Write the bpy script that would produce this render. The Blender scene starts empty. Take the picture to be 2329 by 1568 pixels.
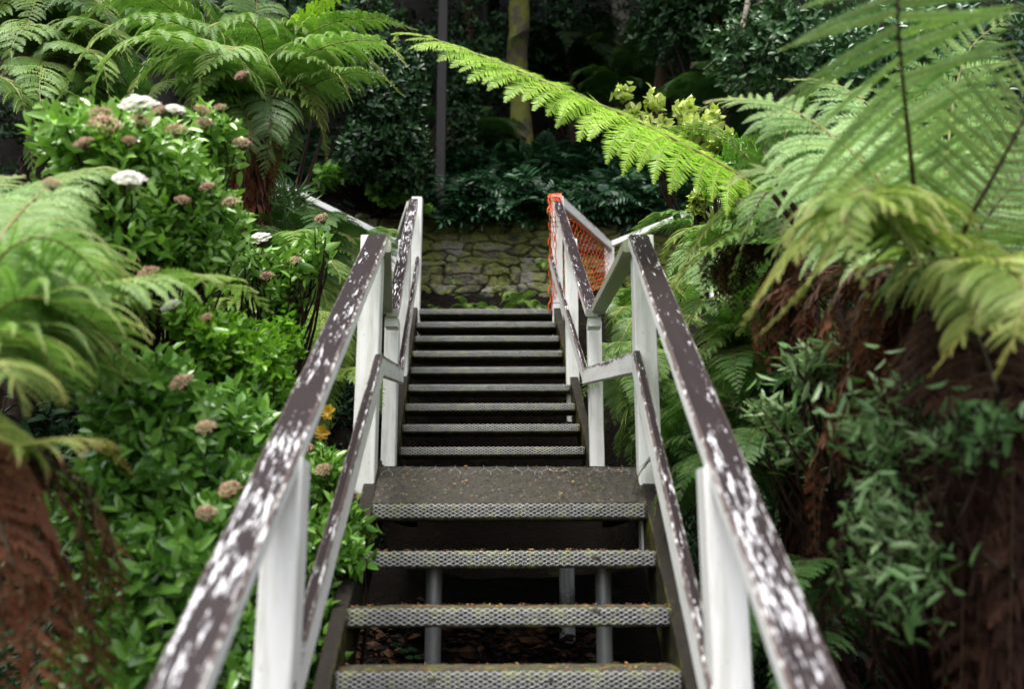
import bpy, math, random
import numpy as np
from mathutils import Vector
sc = bpy.context.scene
C = sc.collection
rad = math.radians

# ------------------------------------------------------------------ camera
FPX, CX, CY = 2102.0, 1164.5, 784.0          # focal length and centre, in pixels of a 2329 px wide picture
PITCH = rad(13.0)
cd = bpy.data.cameras.new('camera'); cam = bpy.data.objects.new('camera', cd); C.objects.link(cam)
cam.location = (0, 0, 0); cam.rotation_euler = (rad(90)+PITCH, 0, 0)
cd.sensor_width = 36.0; cd.lens = 36.0*FPX/2329.0
cd.clip_start = .05; cd.clip_end = 2000
cd.dof.use_dof = True; cd.dof.focus_distance = 4.6; cd.dof.aperture_fstop = 1.8
sc.camera = cam
# ------------------------------------------------------------------ light
SUN_EL, SUN_AZ = rad(70), rad(-25)
w = bpy.data.worlds.new("World"); sc.world = w; w.use_nodes = True
nt = w.node_tree; bg = nt.nodes['Background']
sky = nt.nodes.new('ShaderNodeTexSky'); sky.sky_type = 'NISHITA'; sky.sun_disc = False
sky.sun_elevation = SUN_EL; sky.sun_rotation = rad(180)+SUN_AZ*-1
sky.air_density = .6; sky.dust_density = 4.0; sky.ozone_density = .6
hsv = nt.nodes.new('ShaderNodeHueSaturation'); hsv.inputs['Saturation'].default_value = .3
nt.links.new(sky.outputs[0], hsv.inputs['Color']); nt.links.new(hsv.outputs[0], bg.inputs[0])
bg.inputs[1].default_value = .15
sd = bpy.data.lights.new('sun', 'SUN'); sd.energy = .9; sd.angle = rad(25); sd.color = (1, .97, .92)
so = bpy.data.objects.new('sun', sd); C.objects.link(so)
# sun stands behind the camera, a little to its left
sdir = Vector((math.sin(SUN_AZ)*math.cos(SUN_EL), -math.cos(SUN_AZ)*math.cos(SUN_EL), math.sin(SUN_EL)))
so.rotation_euler = sdir.to_track_quat('Z', 'Y').to_euler()
sc.view_settings.view_transform = 'Standard'; sc.view_settings.look = 'None'
sc.view_settings.exposure = 1.7; sc.view_settings.gamma = 1
sc.cycles.max_bounces = 6; sc.cycles.diffuse_bounces = 3; sc.cycles.glossy_bounces = 2
sc.cycles.transmission_bounces = 3; sc.cycles.transparent_max_bounces = 4
sc.cycles.use_denoising = True
sc.cycles.caustics_reflective = False; sc.cycles.caustics_refractive = False

# ------------------------------------------------------------------ helpers
def P(x, y, d):
    """point seen at pixel (x, y) of the 2329 px wide picture, d metres along the viewing axis"""
    cx = (x-CX)/FPX*d; cy = (CY-y)/FPX*d
    return np.array([cx, d*math.cos(PITCH)-cy*math.sin(PITCH), d*math.sin(PITCH)+cy*math.cos(PITCH)])
def nrm(v):
    v = np.asarray(v, float); return v/np.maximum(np.linalg.norm(v, axis=-1, keepdims=True), 1e-9)
def hash3(p, s=0.0):
    return np.modf(np.abs(np.sin(p[..., 0]*12.9898+p[..., 1]*78.233+p[..., 2]*37.719+s)*43758.5453))[0]
def vnoise(p, s=0.0):
    p = np.asarray(p, float); i = np.floor(p); f = p-i; f = f*f*(3-2*f); r = 0
    for a in (0, 1):
        for b in (0, 1):
            for c in (0, 1):
                wgt = (f[..., 0] if a else 1-f[..., 0])*(f[..., 1] if b else 1-f[..., 1])*(f[..., 2] if c else 1-f[..., 2])
                r = r+wgt*hash3(i+np.array([a, b, c]), s)
    return r
def fbm(p, oct=4, s=0.0):
    r = 0; a = .5; p = np.asarray(p, float)
    for k in range(oct): r = r+a*vnoise(p*2**k, s+k*3.1); a *= .5
    return r

class MB:
    def __init__(s): s.V = []; s.F = []; s.n = 0
    def add(s, V, F, mat=0, tint=None, dead=None, bc=None, smooth=True):
        V = np.asarray(V, float).reshape(-1, 3); F = np.asarray(F, int)
        k = len(V)
        def full(a, d):
            if a is None: return np.full(k, d)
            return np.broadcast_to(np.asarray(a, float), (k,)).copy()
        bc = np.zeros((k, 3)) if bc is None else np.asarray(bc, float)
        s.V.append((V, full(tint, .5), full(dead, 0.), bc)); s.F.append((F+s.n, mat, smooth)); s.n += k
        return s
    def mesh(s, name, mats):
        V = np.concatenate([v[0] for v in s.V]); me = bpy.data.meshes.new(name)
        nl = sum(f[0].size for f in s.F); nf = sum(len(f[0]) for f in s.F)
        me.vertices.add(len(V)); me.vertices.foreach_set('co', V.astype(np.float32).ravel())
        me.loops.add(nl); me.polygons.add(nf)
        me.loops.foreach_set('vertex_index', np.concatenate([f[0].ravel() for f in s.F]).astype(np.int32))
        tot = np.concatenate([np.full(len(f[0]), f[0].shape[1]) for f in s.F]); st = np.concatenate([[0], np.cumsum(tot)[:-1]])
        me.polygons.foreach_set('loop_start', st.astype(np.int32))
        me.polygons.foreach_set('loop_total', tot.astype(np.int32))
        me.polygons.foreach_set('material_index', np.concatenate([np.full(len(f[0]), f[1]) for f in s.F]).astype(np.int32))
        me.polygons.foreach_set('use_smooth', np.concatenate([np.full(len(f[0]), f[2]) for f in s.F]).astype(bool))
        for nm, i in (('tint', 1), ('dead', 2)):
            a = me.attributes.new(nm, 'FLOAT', 'POINT'); a.data.foreach_set('value', np.concatenate([v[i] for v in s.V]).astype(np.float32))
        if any(np.any(v[3]) for v in s.V):
            a = me.attributes.new('bc', 'FLOAT_VECTOR', 'POINT'); a.data.foreach_set('vector', np.concatenate([v[3] for v in s.V]).astype(np.float32).ravel())
        for m in (mats if isinstance(mats, (list, tuple)) else [mats]): me.materials.append(m)
        me.update(calc_edges=True); me.validate(verbose=False)
        return me
    def build(s, name, mats, parent=None, local=False):
        o = bpy.data.objects.new(name, s.mesh(name, mats)); C.objects.link(o)
        if parent is not None:
            o.parent = parent
            if not local and parent.parent is None: o.location = -parent.location
        return o
def tag(o, label=None, cat=None, group=None, kind=None):
    if label: o['label'] = label
    if cat: o['category'] = cat
    if group: o['group'] = group
    if kind: o['kind'] = kind
    return o
def thing(name, label, cat, loc=(0, 0, 0), group=None):
    o = bpy.data.objects.new(name, None); C.objects.link(o); o.empty_display_size = .1
    o.location = Vector([float(a) for a in loc]); return tag(o, label, cat, group)

def grid_faces(a, b, wrap=False):
    i, j = np.meshgrid(np.arange(a-1), np.arange(b if wrap else b-1), indexing='ij'); i = i.ravel(); j = j.ravel(); j2 = (j+1) % b
    return np.stack([i*b+j, (i+1)*b+j, (i+1)*b+j2, i*b+j2], 1)
def catmull(pts, n):
    pts = np.asarray(pts, float); q = np.vstack([2*pts[0]-pts[1], pts, 2*pts[-1]-pts[-2]])
    # arc-length-ish parameter
    dense = []
    for i in range(1, len(q)-2):
        t = np.linspace(0, 1, 24, endpoint=(i == len(q)-3))[:, None]
        dense.append(.5*((2*q[i])+(-q[i-1]+q[i+1])*t+(2*q[i-1]-5*q[i]+4*q[i+1]-q[i+2])*t*t+(-q[i-1]+3*q[i]-3*q[i+1]+q[i+2])*t**3))
    dense = np.concatenate(dense); L = np.concatenate([[0], np.cumsum(np.linalg.norm(np.diff(dense, axis=0), axis=1))])
    s = np.linspace(0, L[-1], n)
    return np.stack([np.interp(s, L, dense[:, k]) for k in range(3)], 1), L[-1]
def tube(mb, pts, r, sides=6, mat=0, tint=.5, dead=0, caps=True, rough=0):
    pts = np.asarray(pts, float); n = len(pts); r = np.broadcast_to(np.asarray(r, float), (n,))
    T = nrm(np.gradient(pts, axis=0)); ref = np.array([0, 0, 1.]) if abs(T[0][2]) < .9 else np.array([1., 0, 0])
    U = nrm(np.cross(T, ref)); W = np.cross(T, U)
    a = np.linspace(0, 2*np.pi, sides, endpoint=False)
    R = r[:, None]*np.ones(sides)
    if rough: R = R*(1+rough*(fbm(np.stack([np.cos(a)[None]*2+0*R, np.sin(a)[None]*2+0*R, (np.arange(n)*.35)[:, None]+0*R], -1), 3)-.45)*2)
    V = pts[:, None]+R[..., None]*(np.cos(a)[None, :, None]*U[:, None]+np.sin(a)[None, :, None]*W[:, None])
    L = np.concatenate([[0], np.cumsum(np.linalg.norm(np.diff(pts, axis=0), axis=1))])
    bc = np.stack([L[:, None]+0*R, a[None]*R, 0*R], -1).reshape(-1, 3)
    mb.add(V.reshape(-1, 3), grid_faces(n, sides, True), mat, tint, dead, bc)
    if caps:
        for k, e in ((0, pts[0]), (n-1, pts[-1])):
            VV = np.vstack([V[k], e]); idx = np.arange(sides); F = np.stack([idx, (idx+1) % sides, np.full(sides, sides)], 1)
            mb.add(VV, F, mat, tint, dead)
def boxm(mb, lo, hi, mat=0, smooth=False, M=None):
    lo = np.asarray(lo, float); hi = np.asarray(hi, float)
    c = np.array([[x, y, z] for x in (0, 1) for y in (0, 1) for z in (0, 1)], float)
    V = lo+(hi-lo)*c
    if M is not None: V = V@np.asarray(M).T
    F = [[0, 1, 3, 2], [4, 6, 7, 5], [0, 4, 5, 1], [2, 3, 7, 6], [0, 2, 6, 4], [1, 5, 7, 3]]
    for f in F: mb.add(V[f], [[0, 1, 2, 3]], mat, smooth=smooth, bc=V[f])
def board(mb, A, B, wid, thk, up=(0, 0, 1), segs=40, mtop=0, mside=1, ch=.005, peel=None, wob=.0012, seed=0, side=None):
    """a sawn board from A to B (centre of its top face); wid across, thk down"""
    A = np.asarray(A, float); B = np.asarray(B, float); T = nrm(B-A); up = np.asarray(up, float)
    S = nrm(np.cross(T, up)) if side is None else nrm(side); U = nrm(np.cross(S, T))
    if U@up < 0: U = -U
    h = wid/2
    prof = [(-h+ch, 0), (-h/3, 0), (h/3, 0), (h-ch, 0), (h, -ch), (h, -thk/2), (h, -thk+ch), (h-ch, -thk), (0, -thk), (-h+ch, -thk), (-h, -thk+ch), (-h, -thk/2), (-h, -ch)]
    m = len(prof); t = np.linspace(0, 1, segs); Lg = np.linalg.norm(B-A)
    pr = np.array(prof); per = np.concatenate([[0], np.cumsum(np.linalg.norm(np.diff(np.vstack([pr, pr[:1]]), axis=0), axis=1))])
    c = A+(B-A)*t[:, None]
    V = c[:, None]+pr[None, :, 0:1]*S+pr[None, :, 1:2]*U
    n = fbm(V*9+seed, 2, seed)-.4; n2 = fbm(V*60+seed, 2, seed)-.4
    V = V+(n*wob*3+n2*wob)[..., None]*U+((fbm(V*7, 2, seed+9)-.4)*wob*3)[..., None]*S
    pl = np.zeros(segs) if peel is None else np.interp(t, [p[0] for p in peel], [p[1] for p in peel])
    for k in range(m):
        k2 = (k+1) % m
        VV = np.stack([V[:, k], V[:, k2]], 1).reshape(-1, 3)
        bc = np.stack([np.stack([t*Lg+seed*3.7, np.full(segs, per[k]), np.full(segs, 0.)], 1), np.stack([t*Lg+seed*3.7, np.full(segs, per[k+1]), np.full(segs, 0.)], 1)], 1).reshape(-1, 3)
        top = k in (0, 1, 2)
        # edge distance (for brown runs at the top edge of the sides)
        ed = {3: 0, 4: 0, 5: .5, 6: 1, 7: 1, 8: 1, 9: 1, 10: 1, 11: .5, 12: 0}.get(k, 0); ed2 = {3: .05, 4: .5, 5: 1, 10: .5, 11: .05, 12: 0}.get(k, 1)
        mb.add(VV, grid_faces(segs, 2)[:, ::-1], mtop if top else mside, np.repeat(pl, 2), np.tile([ed, ed2], segs) if not top else None, bc, smooth=True)
    for k, e in ((0, 0), (-1, 1)):
        ring = V[k]; F = [[0, i, i+1] for i in range(1, m-1)]
        bc = np.stack([pr[:, 0], pr[:, 1], np.zeros(m)], 1)*1.0+seed
        mb.add(ring, np.array(F)[:, ::(1 if k else -1)], mside, 0, .8, bc, smooth=False)

# ------------------------------------------------------------------ materials
def mat_new(name):
    m = bpy.data.materials.new(name); m.use_nodes = True; t = m.node_tree; b = t.nodes['Principled BSDF']; return m, t, b
def N(t, typ, **kw):
    n = t.nodes.new(typ)
    for k, v in kw.items():
        if k in n.inputs: n.inputs[k].default_value = v
        else: setattr(n, k, v)
    return n
def ramp(t, fac, stops, interp='LINEAR'):
    r = t.nodes.new('ShaderNodeValToRGB'); r.color_ramp.interpolation = interp
    e = r.color_ramp.elements
    while len(e) < len(stops): e.new(.5)
    for el, (p, c) in zip(e, stops): el.position = p; el.color = (*c, 1) if len(c) == 3 else c
    t.links.new(fac, r.inputs[0]); return r
def mixc(t, fac, a, b, mode='MIX'):
    n = t.nodes.new('ShaderNodeMix'); n.data_type = 'RGBA'; n.blend_type = mode
    for s, v in ((0, fac), (6, a), (7, b)):
        if hasattr(v, 'links') or hasattr(v, 'is_linked'): t.links.new(v, n.inputs[s])
        else: n.inputs[s].default_value = v if s == 0 else ((*v, 1) if len(v) == 3 else v)
    return n.outputs[2]
def mathn(t, op, a, b=0., c=None, clamp=False):
    n = t.nodes.new('ShaderNodeMath'); n.operation = op; n.use_clamp = clamp
    for i, v in enumerate((a, b) if c is None else (a, b, c)):
        if hasattr(v, 'is_linked'): t.links.new(v, n.inputs[i])
        else: n.inputs[i].default_value = v
    return n.outputs[0]
def noise(t, vec, scale, detail=4, rough=.55, dist=0):
    n = t.nodes.new('ShaderNodeTexNoise'); n.inputs['Scale'].default_value = scale; n.inputs['Detail'].default_value = detail
    n.inputs['Roughness'].default_value = rough; n.inputs['Distortion'].default_value = dist
    if vec is not None: t.links.new(vec, n.inputs['Vector'])
    return n.outputs['Fac']
def coords(t, kind='Object'):
    return t.nodes.new('ShaderNodeTexCoord').outputs[kind]
def attr(t, name, out='Fac'):
    n = t.nodes.new('ShaderNodeAttribute'); n.attribute_name = name; return n.outputs[out]
def vmul(t, v, s):
    n = t.nodes.new('ShaderNodeVectorMath'); n.operation = 'MULTIPLY'; t.links.new(v, n.inputs[0]); n.inputs[1].default_value = s; return n.outputs[0]
def bump(t, b, h, strength=.5, dist=.01):
    n = t.nodes.new('ShaderNodeBump'); n.inputs['Strength'].default_value = strength; n.inputs['Distance'].default_value = dist
    t.links.new(h, n.inputs['Height']); t.links.new(n.outputs[0], b.inputs['Normal'])

def leaf_mat(name, c0, c1, c2, deadc=(.16, .055, .02), rough=.45, transl=.3, spec=.4, stem=False):
    """c0..c2: leaf colours of old, common and young leaves, chosen by each leaf's own tint"""
    m, t, b = mat_new(name)
    tint = attr(t, 'tint'); dead = attr(t, 'dead')
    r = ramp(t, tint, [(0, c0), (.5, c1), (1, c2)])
    nz = noise(t, coords(t), 3.0, 2)
    col = mixc(t, mathn(t, 'MULTIPLY', mathn(t, 'SUBTRACT', nz, .35, clamp=True), .9), r.outputs[0], tuple(x*.55 for x in c1))
    dn = mathn(t, 'MULTIPLY', dead, 1.0, clamp=True)
    col = mixc(t, dn, col, deadc)
    t.links.new(col, b.inputs['Base Color']); b.inputs['Roughness'].default_value = rough
    b.inputs['Specular IOR Level'].default_value = spec
    if transl > 0:
        tr = t.nodes.new('ShaderNodeBsdfTranslucent'); mx = t.nodes.new('ShaderNodeMixShader'); mx.inputs[0].default_value = transl
        t.links.new(mixc(t, 1.0, col, (1.0, 1.15, .6), 'MULTIPLY'), tr.inputs[0])
        t.links.new(b.outputs[0], mx.inputs[1]); t.links.new(tr.outputs[0], mx.inputs[2])
        t.links.new(mx.outputs[0], t.nodes['Material Output'].inputs[0])
    return m
M = {}
M['fern'] = leaf_mat('fern_green', (.06, .15, .025), (.13, .27, .045), (.24, .40, .08), rough=.5)
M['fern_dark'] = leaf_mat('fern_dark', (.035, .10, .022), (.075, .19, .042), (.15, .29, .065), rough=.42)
M['fern_blue'] = leaf_mat('fern_blue_green', (.12, .26, .07), (.23, .41, .12), (.38, .56, .22), rough=.5)
M['fern_young'] = leaf_mat('fern_young', (.17, .36, .02), (.29, .52, .03), (.43, .66, .07), rough=.45, transl=.38)
M['fern_pale'] = leaf_mat('fern_pale', (.12, .26, .05), (.24, .42, .11), (.38, .56, .20), rough=.5, transl=.35)
M['fern_yellow'] = leaf_mat('fern_yellow', (.12, .22, .03), (.23, .37, .06), (.38, .47, .12), deadc=(.34, .14, .09), rough=.5)
M['rib'] = leaf_mat('fern_rib', (.12, .07, .02), (.2, .2, .04), (.3, .36, .08), transl=0, rough=.5)
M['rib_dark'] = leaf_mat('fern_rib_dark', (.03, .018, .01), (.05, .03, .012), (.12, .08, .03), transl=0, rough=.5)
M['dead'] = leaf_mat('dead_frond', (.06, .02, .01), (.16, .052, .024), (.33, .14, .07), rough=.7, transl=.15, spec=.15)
M['dead_pink'] = leaf_mat('pinkish_dead_frond', (.16, .08, .06), (.3, .17, .13), (.45, .28, .23), rough=.7, transl=.15, spec=.15)
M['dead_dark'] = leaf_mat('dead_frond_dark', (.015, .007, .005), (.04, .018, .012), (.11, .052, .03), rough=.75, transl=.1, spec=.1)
M['vib'] = leaf_mat('viburnum_leaf', (.045, .13, .02), (.11, .27, .04), (.28, .50, .085), rough=.24, transl=.2, spec=.6)
M['vib_bright'] = leaf_mat('bright_leaf', (.05, .15, .015), (.13, .32, .025), (.26, .48, .04), rough=.26, transl=.28, spec=.55)
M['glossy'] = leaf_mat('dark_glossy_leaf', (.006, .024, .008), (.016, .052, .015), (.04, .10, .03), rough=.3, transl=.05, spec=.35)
M['lobed'] = leaf_mat('lobed_fern_leaf', (.009, .035, .014), (.022, .075, .03), (.05, .14, .05), rough=.34, transl=.06, spec=.35)
M['olive'] = leaf_mat('grey_green_leaf', (.06, .16, .05), (.16, .30, .10), (.42, .54, .27), rough=.28, transl=.2, spec=.5)
M['varieg'] = leaf_mat('variegated_leaf', (.12, .26, .04), (.42, .52, .09), (.78, .8, .38), rough=.28, transl=.25, spec=.5)
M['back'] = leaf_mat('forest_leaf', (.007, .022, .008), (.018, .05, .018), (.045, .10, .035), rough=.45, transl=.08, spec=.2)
M['strap'] = leaf_mat('strap_leaf', (.05, .13, .04), (.12, .22, .09), (.24, .34, .16), rough=.3, transl=.15)
M['stem'] = leaf_mat('woody_stem', (.015, .008, .006), (.03, .016, .01), (.07, .035, .02), rough=.7, transl=0, spec=.15)
M['ivy'] = leaf_mat('ivy_leaf', (.015, .05, .02), (.03, .09, .035), (.08, .17, .06), rough=.25, transl=.1)
M['pink'] = leaf_mat('pink_bud', (.55, .28, .18), (.74, .46, .34), (.8, .62, .42), rough=.6, transl=.15)
M['whitefl'] = leaf_mat('white_blossom', (.55, .5, .4), (.78, .76, .7), (.85, .85, .82), rough=.6, transl=.15)
M['yellow'] = leaf_mat('yellow_leaf', (.5, .27, .01), (.62, .38, .015), (.7, .5, .05), rough=.5)
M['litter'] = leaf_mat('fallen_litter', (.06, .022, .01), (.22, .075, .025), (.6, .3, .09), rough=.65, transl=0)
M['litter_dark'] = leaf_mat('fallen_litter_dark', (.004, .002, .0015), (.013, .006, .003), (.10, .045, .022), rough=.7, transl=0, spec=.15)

def peel_mat():
    m, t, b = mat_new('peeling_brown_paint'); bc = attr(t, 'bc', 'Vector'); pl = attr(t, 'tint')
    n1 = noise(t, vmul(t, bc, (13, 130, 1)), 1.0, 5, .62, .3)
    n2 = noise(t, vmul(t, bc, (5, 26, 1)), 1.0, 3, .5, .6)
    n3 = noise(t, vmul(t, bc, (60, 190, 1)), 1.0, 2, .5)
    s = mathn(t, 'ADD', mathn(t, 'ADD', mathn(t, 'MULTIPLY', n1, .56), mathn(t, 'MULTIPLY', n2, .26)), mathn(t, 'MULTIPLY', n3, .17))
    k = mathn(t, 'ADD', s, mathn(t, 'MULTIPLY', pl, .22))
    mask = ramp(t, k, [(.592, (0, 0, 0)), (.608, (1, 1, 1))])
    brn = mixc(t, noise(t, vmul(t, bc, (5, 50, 1)), 1., 3), (.008, .004, .005), (.019, .0095, .0115))
    wht = mixc(t, noise(t, vmul(t, bc, (12, 90, 1)), 1., 4), (.34, .32, .33), (.82, .82, .85))
    t.links.new(mixc(t, mask.outputs[0], brn, wht), b.inputs['Base Color'])
    t.links.new(ramp(t, mask.outputs[0], [(0, (.5,)*3), (1, (.6,)*3)]).outputs[0], b.inputs['Roughness'])
    b.inputs['Specular IOR Level'].default_value = .22
    h = mathn(t, 'SUBTRACT', mathn(t, 'MULTIPLY', n1, .3), mathn(t, 'MULTIPLY', mask.outputs[0], .7)); bump(t, b, h, .5, .003)
    return m
def white_mat(name, c=(.80, .80, .77), dirt=.35, runs=True):
    m, t, b = mat_new(name); bc = attr(t, 'bc', 'Vector'); ed = attr(t, 'dead')
    n1 = noise(t, vmul(t, bc, (4, 30, 1)), 1., 5, .6); n2 = noise(t, vmul(t, bc, (28, 60, 1)), 1., 4, .65)
    st = ramp(t, n1, [(.44, (0, 0, 0)), (.72, (1, 1, 1))])
    col = mixc(t, mathn(t, 'MULTIPLY', st.outputs[0], dirt), c, (.33, .32, .22))
    sp = ramp(t, n2, [(.66, (0, 0, 0)), (.70, (1, 1, 1))])
    col = mixc(t, mathn(t, 'MULTIPLY', sp.outputs[0], .55), col, (.12, .10, .08))
    if runs:  # brown paint run over the upper arris of the board
        e = mathn(t, 'ADD', mathn(t, 'MULTIPLY', mathn(t, 'SUBTRACT', 1., ed), .55), mathn(t, 'MULTIPLY', n2, .55))
        e2 = mathn(t, 'ADD', e, mathn(t, 'MULTIPLY', n1, .35))
        r = ramp(t, e2, [(.90, (0, 0, 0)), (.98, (1, 1, 1))])
        col = mixc(t, r.outputs[0], col, (.09, .06, .055))
    t.links.new(col, b.inputs['Base Color']); b.inputs['Roughness'].default_value = .5
    bump(t, b, n1, .25, .004)
    return m
M['peel'] = peel_mat()
M['white'] = white_mat('worn_white_paint')
M['white_post'] = white_mat('white_post_paint', (.80, .80, .77), .5, False)
M['white_green'] = white_mat('algae_white_paint', (.30, .32, .22), .8, False)
def simple(name, c0, c1, scale=8, rough=.8, bstr=.5, bdist=.01, c2=None, thr=(.55, .65), detail=6, grit=0):
    m, t, b = mat_new(name); co = coords(t); n1 = noise(t, co, scale, detail, .6)
    col = mixc(t, n1, c0, c1)
    if c2 is not None:
        n2 = noise(t, co, scale*.33, 5, .65); r = ramp(t, n2, [(thr[0], (0, 0, 0)), (thr[1], (1, 1, 1))]); col = mixc(t, r.outputs[0], col, c2)
    if grit:
        v = N(t, 'ShaderNodeTexVoronoi'); v.inputs['Scale'].default_value = grit; t.links.new(co, v.inputs['Vector'])
        sc_ = N(t, 'ShaderNodeSeparateColor'); t.links.new(v.outputs['Color'], sc_.inputs[0])
        pick = mathn(t, 'MULTIPLY', mathn(t, 'LESS_THAN', v.outputs['Distance'], .42), mathn(t, 'GREATER_THAN', sc_.outputs[0], .9))
        dark = mathn(t, 'MULTIPLY', mathn(t, 'LESS_THAN', v.outputs['Distance'], .55), mathn(t, 'LESS_THAN', sc_.outputs[1], .25))
        col = mixc(t, mathn(t, 'MULTIPLY', pick, .5), col, (.24, .19, .13)); col = mixc(t, mathn(t, 'MULTIPLY', dark, .7), col, (.006, .005, .004))
    t.links.new(col, b.inputs['Base Color']); b.inputs['Roughness'].default_value = rough
    bump(t, b, n1, bstr, bdist); return m
M['tread'] = simple('weathered_tread', (.008, .007, .005), (.095, .085, .062), 60, .75, 1., .016, (.12, .13, .02), (.5, .6), grit=110)
M['stringer'] = simple('dark_wet_timber', (.006, .005, .004), (.035, .027, .019), 22, .7, .9, .008, (.05, .05, .015), (.58, .7))
M['stringer_in'] = simple('mossy_timber', (.008, .007, .005), (.045, .04, .025), 30, .6, .8, .01, (.07, .07, .012), (.5, .6))
M['wire'] = simple('zinc_mesh', (.3, .31, .31), (.62, .64, .65), 60, .42, .2, .002)
M['wire'].node_tree.nodes['Principled BSDF'].inputs['Metallic'].default_value = .55
M['galv'] = simple('galvanised_pipe', (.22, .23, .22), (.45, .46, .45), 14, .45, .2, .002, (.1, .1, .08))
M['galv'].node_tree.nodes['Principled BSDF'].inputs['Metallic'].default_value = .4
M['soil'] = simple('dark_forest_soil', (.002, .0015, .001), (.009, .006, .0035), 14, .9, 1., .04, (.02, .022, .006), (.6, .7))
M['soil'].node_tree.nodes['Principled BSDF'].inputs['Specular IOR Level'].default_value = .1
for k_ in ('stringer', 'stringer_in'): M[k_].node_tree.nodes['Principled BSDF'].inputs['Specular IOR Level'].default_value = .2
M['dirt'] = simple('gritty_dirt', (.005, .004, .003), (.07, .058, .042), 30, .8, 1., .02, (.03, .028, .014), (.45, .6), grit=85)
M['path'] = simple('leafy_path', (.03, .02, .012), (.09, .06, .035), 20, .9, 1., .03, (.035, .05, .01))
M['orange'] = simple('orange_plastic', (.75, .10, .02), (.9, .17, .04), 20, .45, .1, .002)
M['black'] = simple('black_plastic', (.01, .01, .01), (.02, .02, .02), 20, .4, .1, .002)
M['mossbark'] = simple('mossy_bark', (.05, .04, .025), (.18, .14, .09), 14, .85, 1., .03, (.17, .18, .03), (.42, .5))
M['palebark'] = simple('pale_bark', (.15, .125, .10), (.42, .36, .31), 16, .85, 1., .03, (.05, .06, .03), (.5, .6))
M['darkbark'] = simple('dark_bark', (.008, .007, .0055), (.026, .022, .017), 16, .9, .8, .02)
M['redbark'] = simple('red_bark', (.05, .025, .015), (.13, .07, .04), 16, .85, 1., .03)
M['fibre'] = simple('fibrous_trunk', (.012, .006, .004), (.06, .027, .015), 30, .9, 1., .03)
M['poletimber'] = simple('grey_pole_timber', (.006, .0055, .005), (.02, .017, .016), 10, .8, .4, .01)
def stone_mat():
    m, t, b = mat_new('mossy_stone'); co = coords(t); tint = attr(t, 'tint'); joint = attr(t, 'dead')
    n1 = noise(t, co, 14, 8, .65); n2 = noise(t, co, 1.6, 6, .62); n3 = noise(t, co, 40, 4, .6)
    base = ramp(t, tint, [(0, (.035, .03, .022)), (.6, (.12, .10, .075)), (1, (.36, .345, .31))])
    col = mixc(t, n1, mixc(t, .65, base.outputs[0], (.02, .018, .012)), base.outputs[0])
    k = mathn(t, 'ADD', n2, mathn(t, 'MULTIPLY', mathn(t, 'SUBTRACT', n1, .5), .5))
    mo = ramp(t, k, [(.40, (0, 0, 0)), (.49, (1, 1, 1))])
    moss = mixc(t, n3, (.03, .04, .005), (.19, .22, .025))
    col = mixc(t, mathn(t, 'MULTIPLY', mo.outputs[0], .85), col, moss)
    col = mixc(t, mathn(t, 'MULTIPLY', joint, .75), col, (.012, .01, .006))
    t.links.new(col, b.inputs['Base Color']); b.inputs['Roughness'].default_value = .85
    bump(t, b, mathn(t, 'ADD', n1, mathn(t, 'MULTIPLY', n3, .5)), 1., .02); return m
M['stone'] = stone_mat()

# ------------------------------------------------------------------ terrain
GY = [-30, -5, 1, 2.5, 3.4, 4.4, 5.2, 6.0, 6.5, 6.9, 8.45, 8.95, 10, 11.3, 15, 20, 40, 90, 400]
GZ = [-6, -2.2, -1.4, -.85, -.5, -.12, .15, .65, 1.25, 1.76, 2.25, 3.0, 4.3, 5.0, 8.6, 15, 34, 50, 50]
def ground_z(x, y):
    x = np.asarray(x, float); y = np.asarray(y, float)
    z = np.interp(y, GY, GZ)
    cut = np.clip((.95-np.abs(x+.12))/.2, 0, 1)*np.clip((y-4.6)/.5, 0, 1)*np.clip((6.9-y)/.1, 0, 1)  # trench added below the upper flight so the gaps between treads go black
    z = z-cut*np.interp(y, [4.6, 5.2, 6.0, 6.8], [0, .3, .75, 1.3])
    side = np.clip(np.abs(x)-1.3, 0, 30)
    z = z+side*.10*np.clip((y-0)/6, 0, 1)
    p = np.stack([x, y, 0*x], -1)
    return z+(fbm(p*1.3, 3, 5.)-.45)*.28+(fbm(p*6, 2, 8.)-.4)*.05-.05
def make_ground():
    xs = np.unique(np.concatenate([np.linspace(-400, -20, 20), np.linspace(-20, -5, 30), np.linspace(-5, 5, 121), np.linspace(5, 20, 30), np.linspace(20, 400, 20)]))
    ys = np.unique(np.concatenate([np.linspace(-300, -3, 20), np.linspace(-3, 0, 10), np.linspace(0, 8.4, 105), np.linspace(8.5, 12, 60), np.linspace(12, 24, 60), np.linspace(24, 400, 40)]))
    X, Y = np.meshgrid(xs, ys, indexing='ij'); Z = ground_z(X, Y)
    mb = MB(); mb.add(np.stack([X, Y, Z], -1), grid_faces(len(xs), len(ys)))
    tag(mb.build('ground', M['soil']), 'dark leaf-strewn soil of the wooded slope', 'ground', kind='structure')
make_ground()
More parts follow.
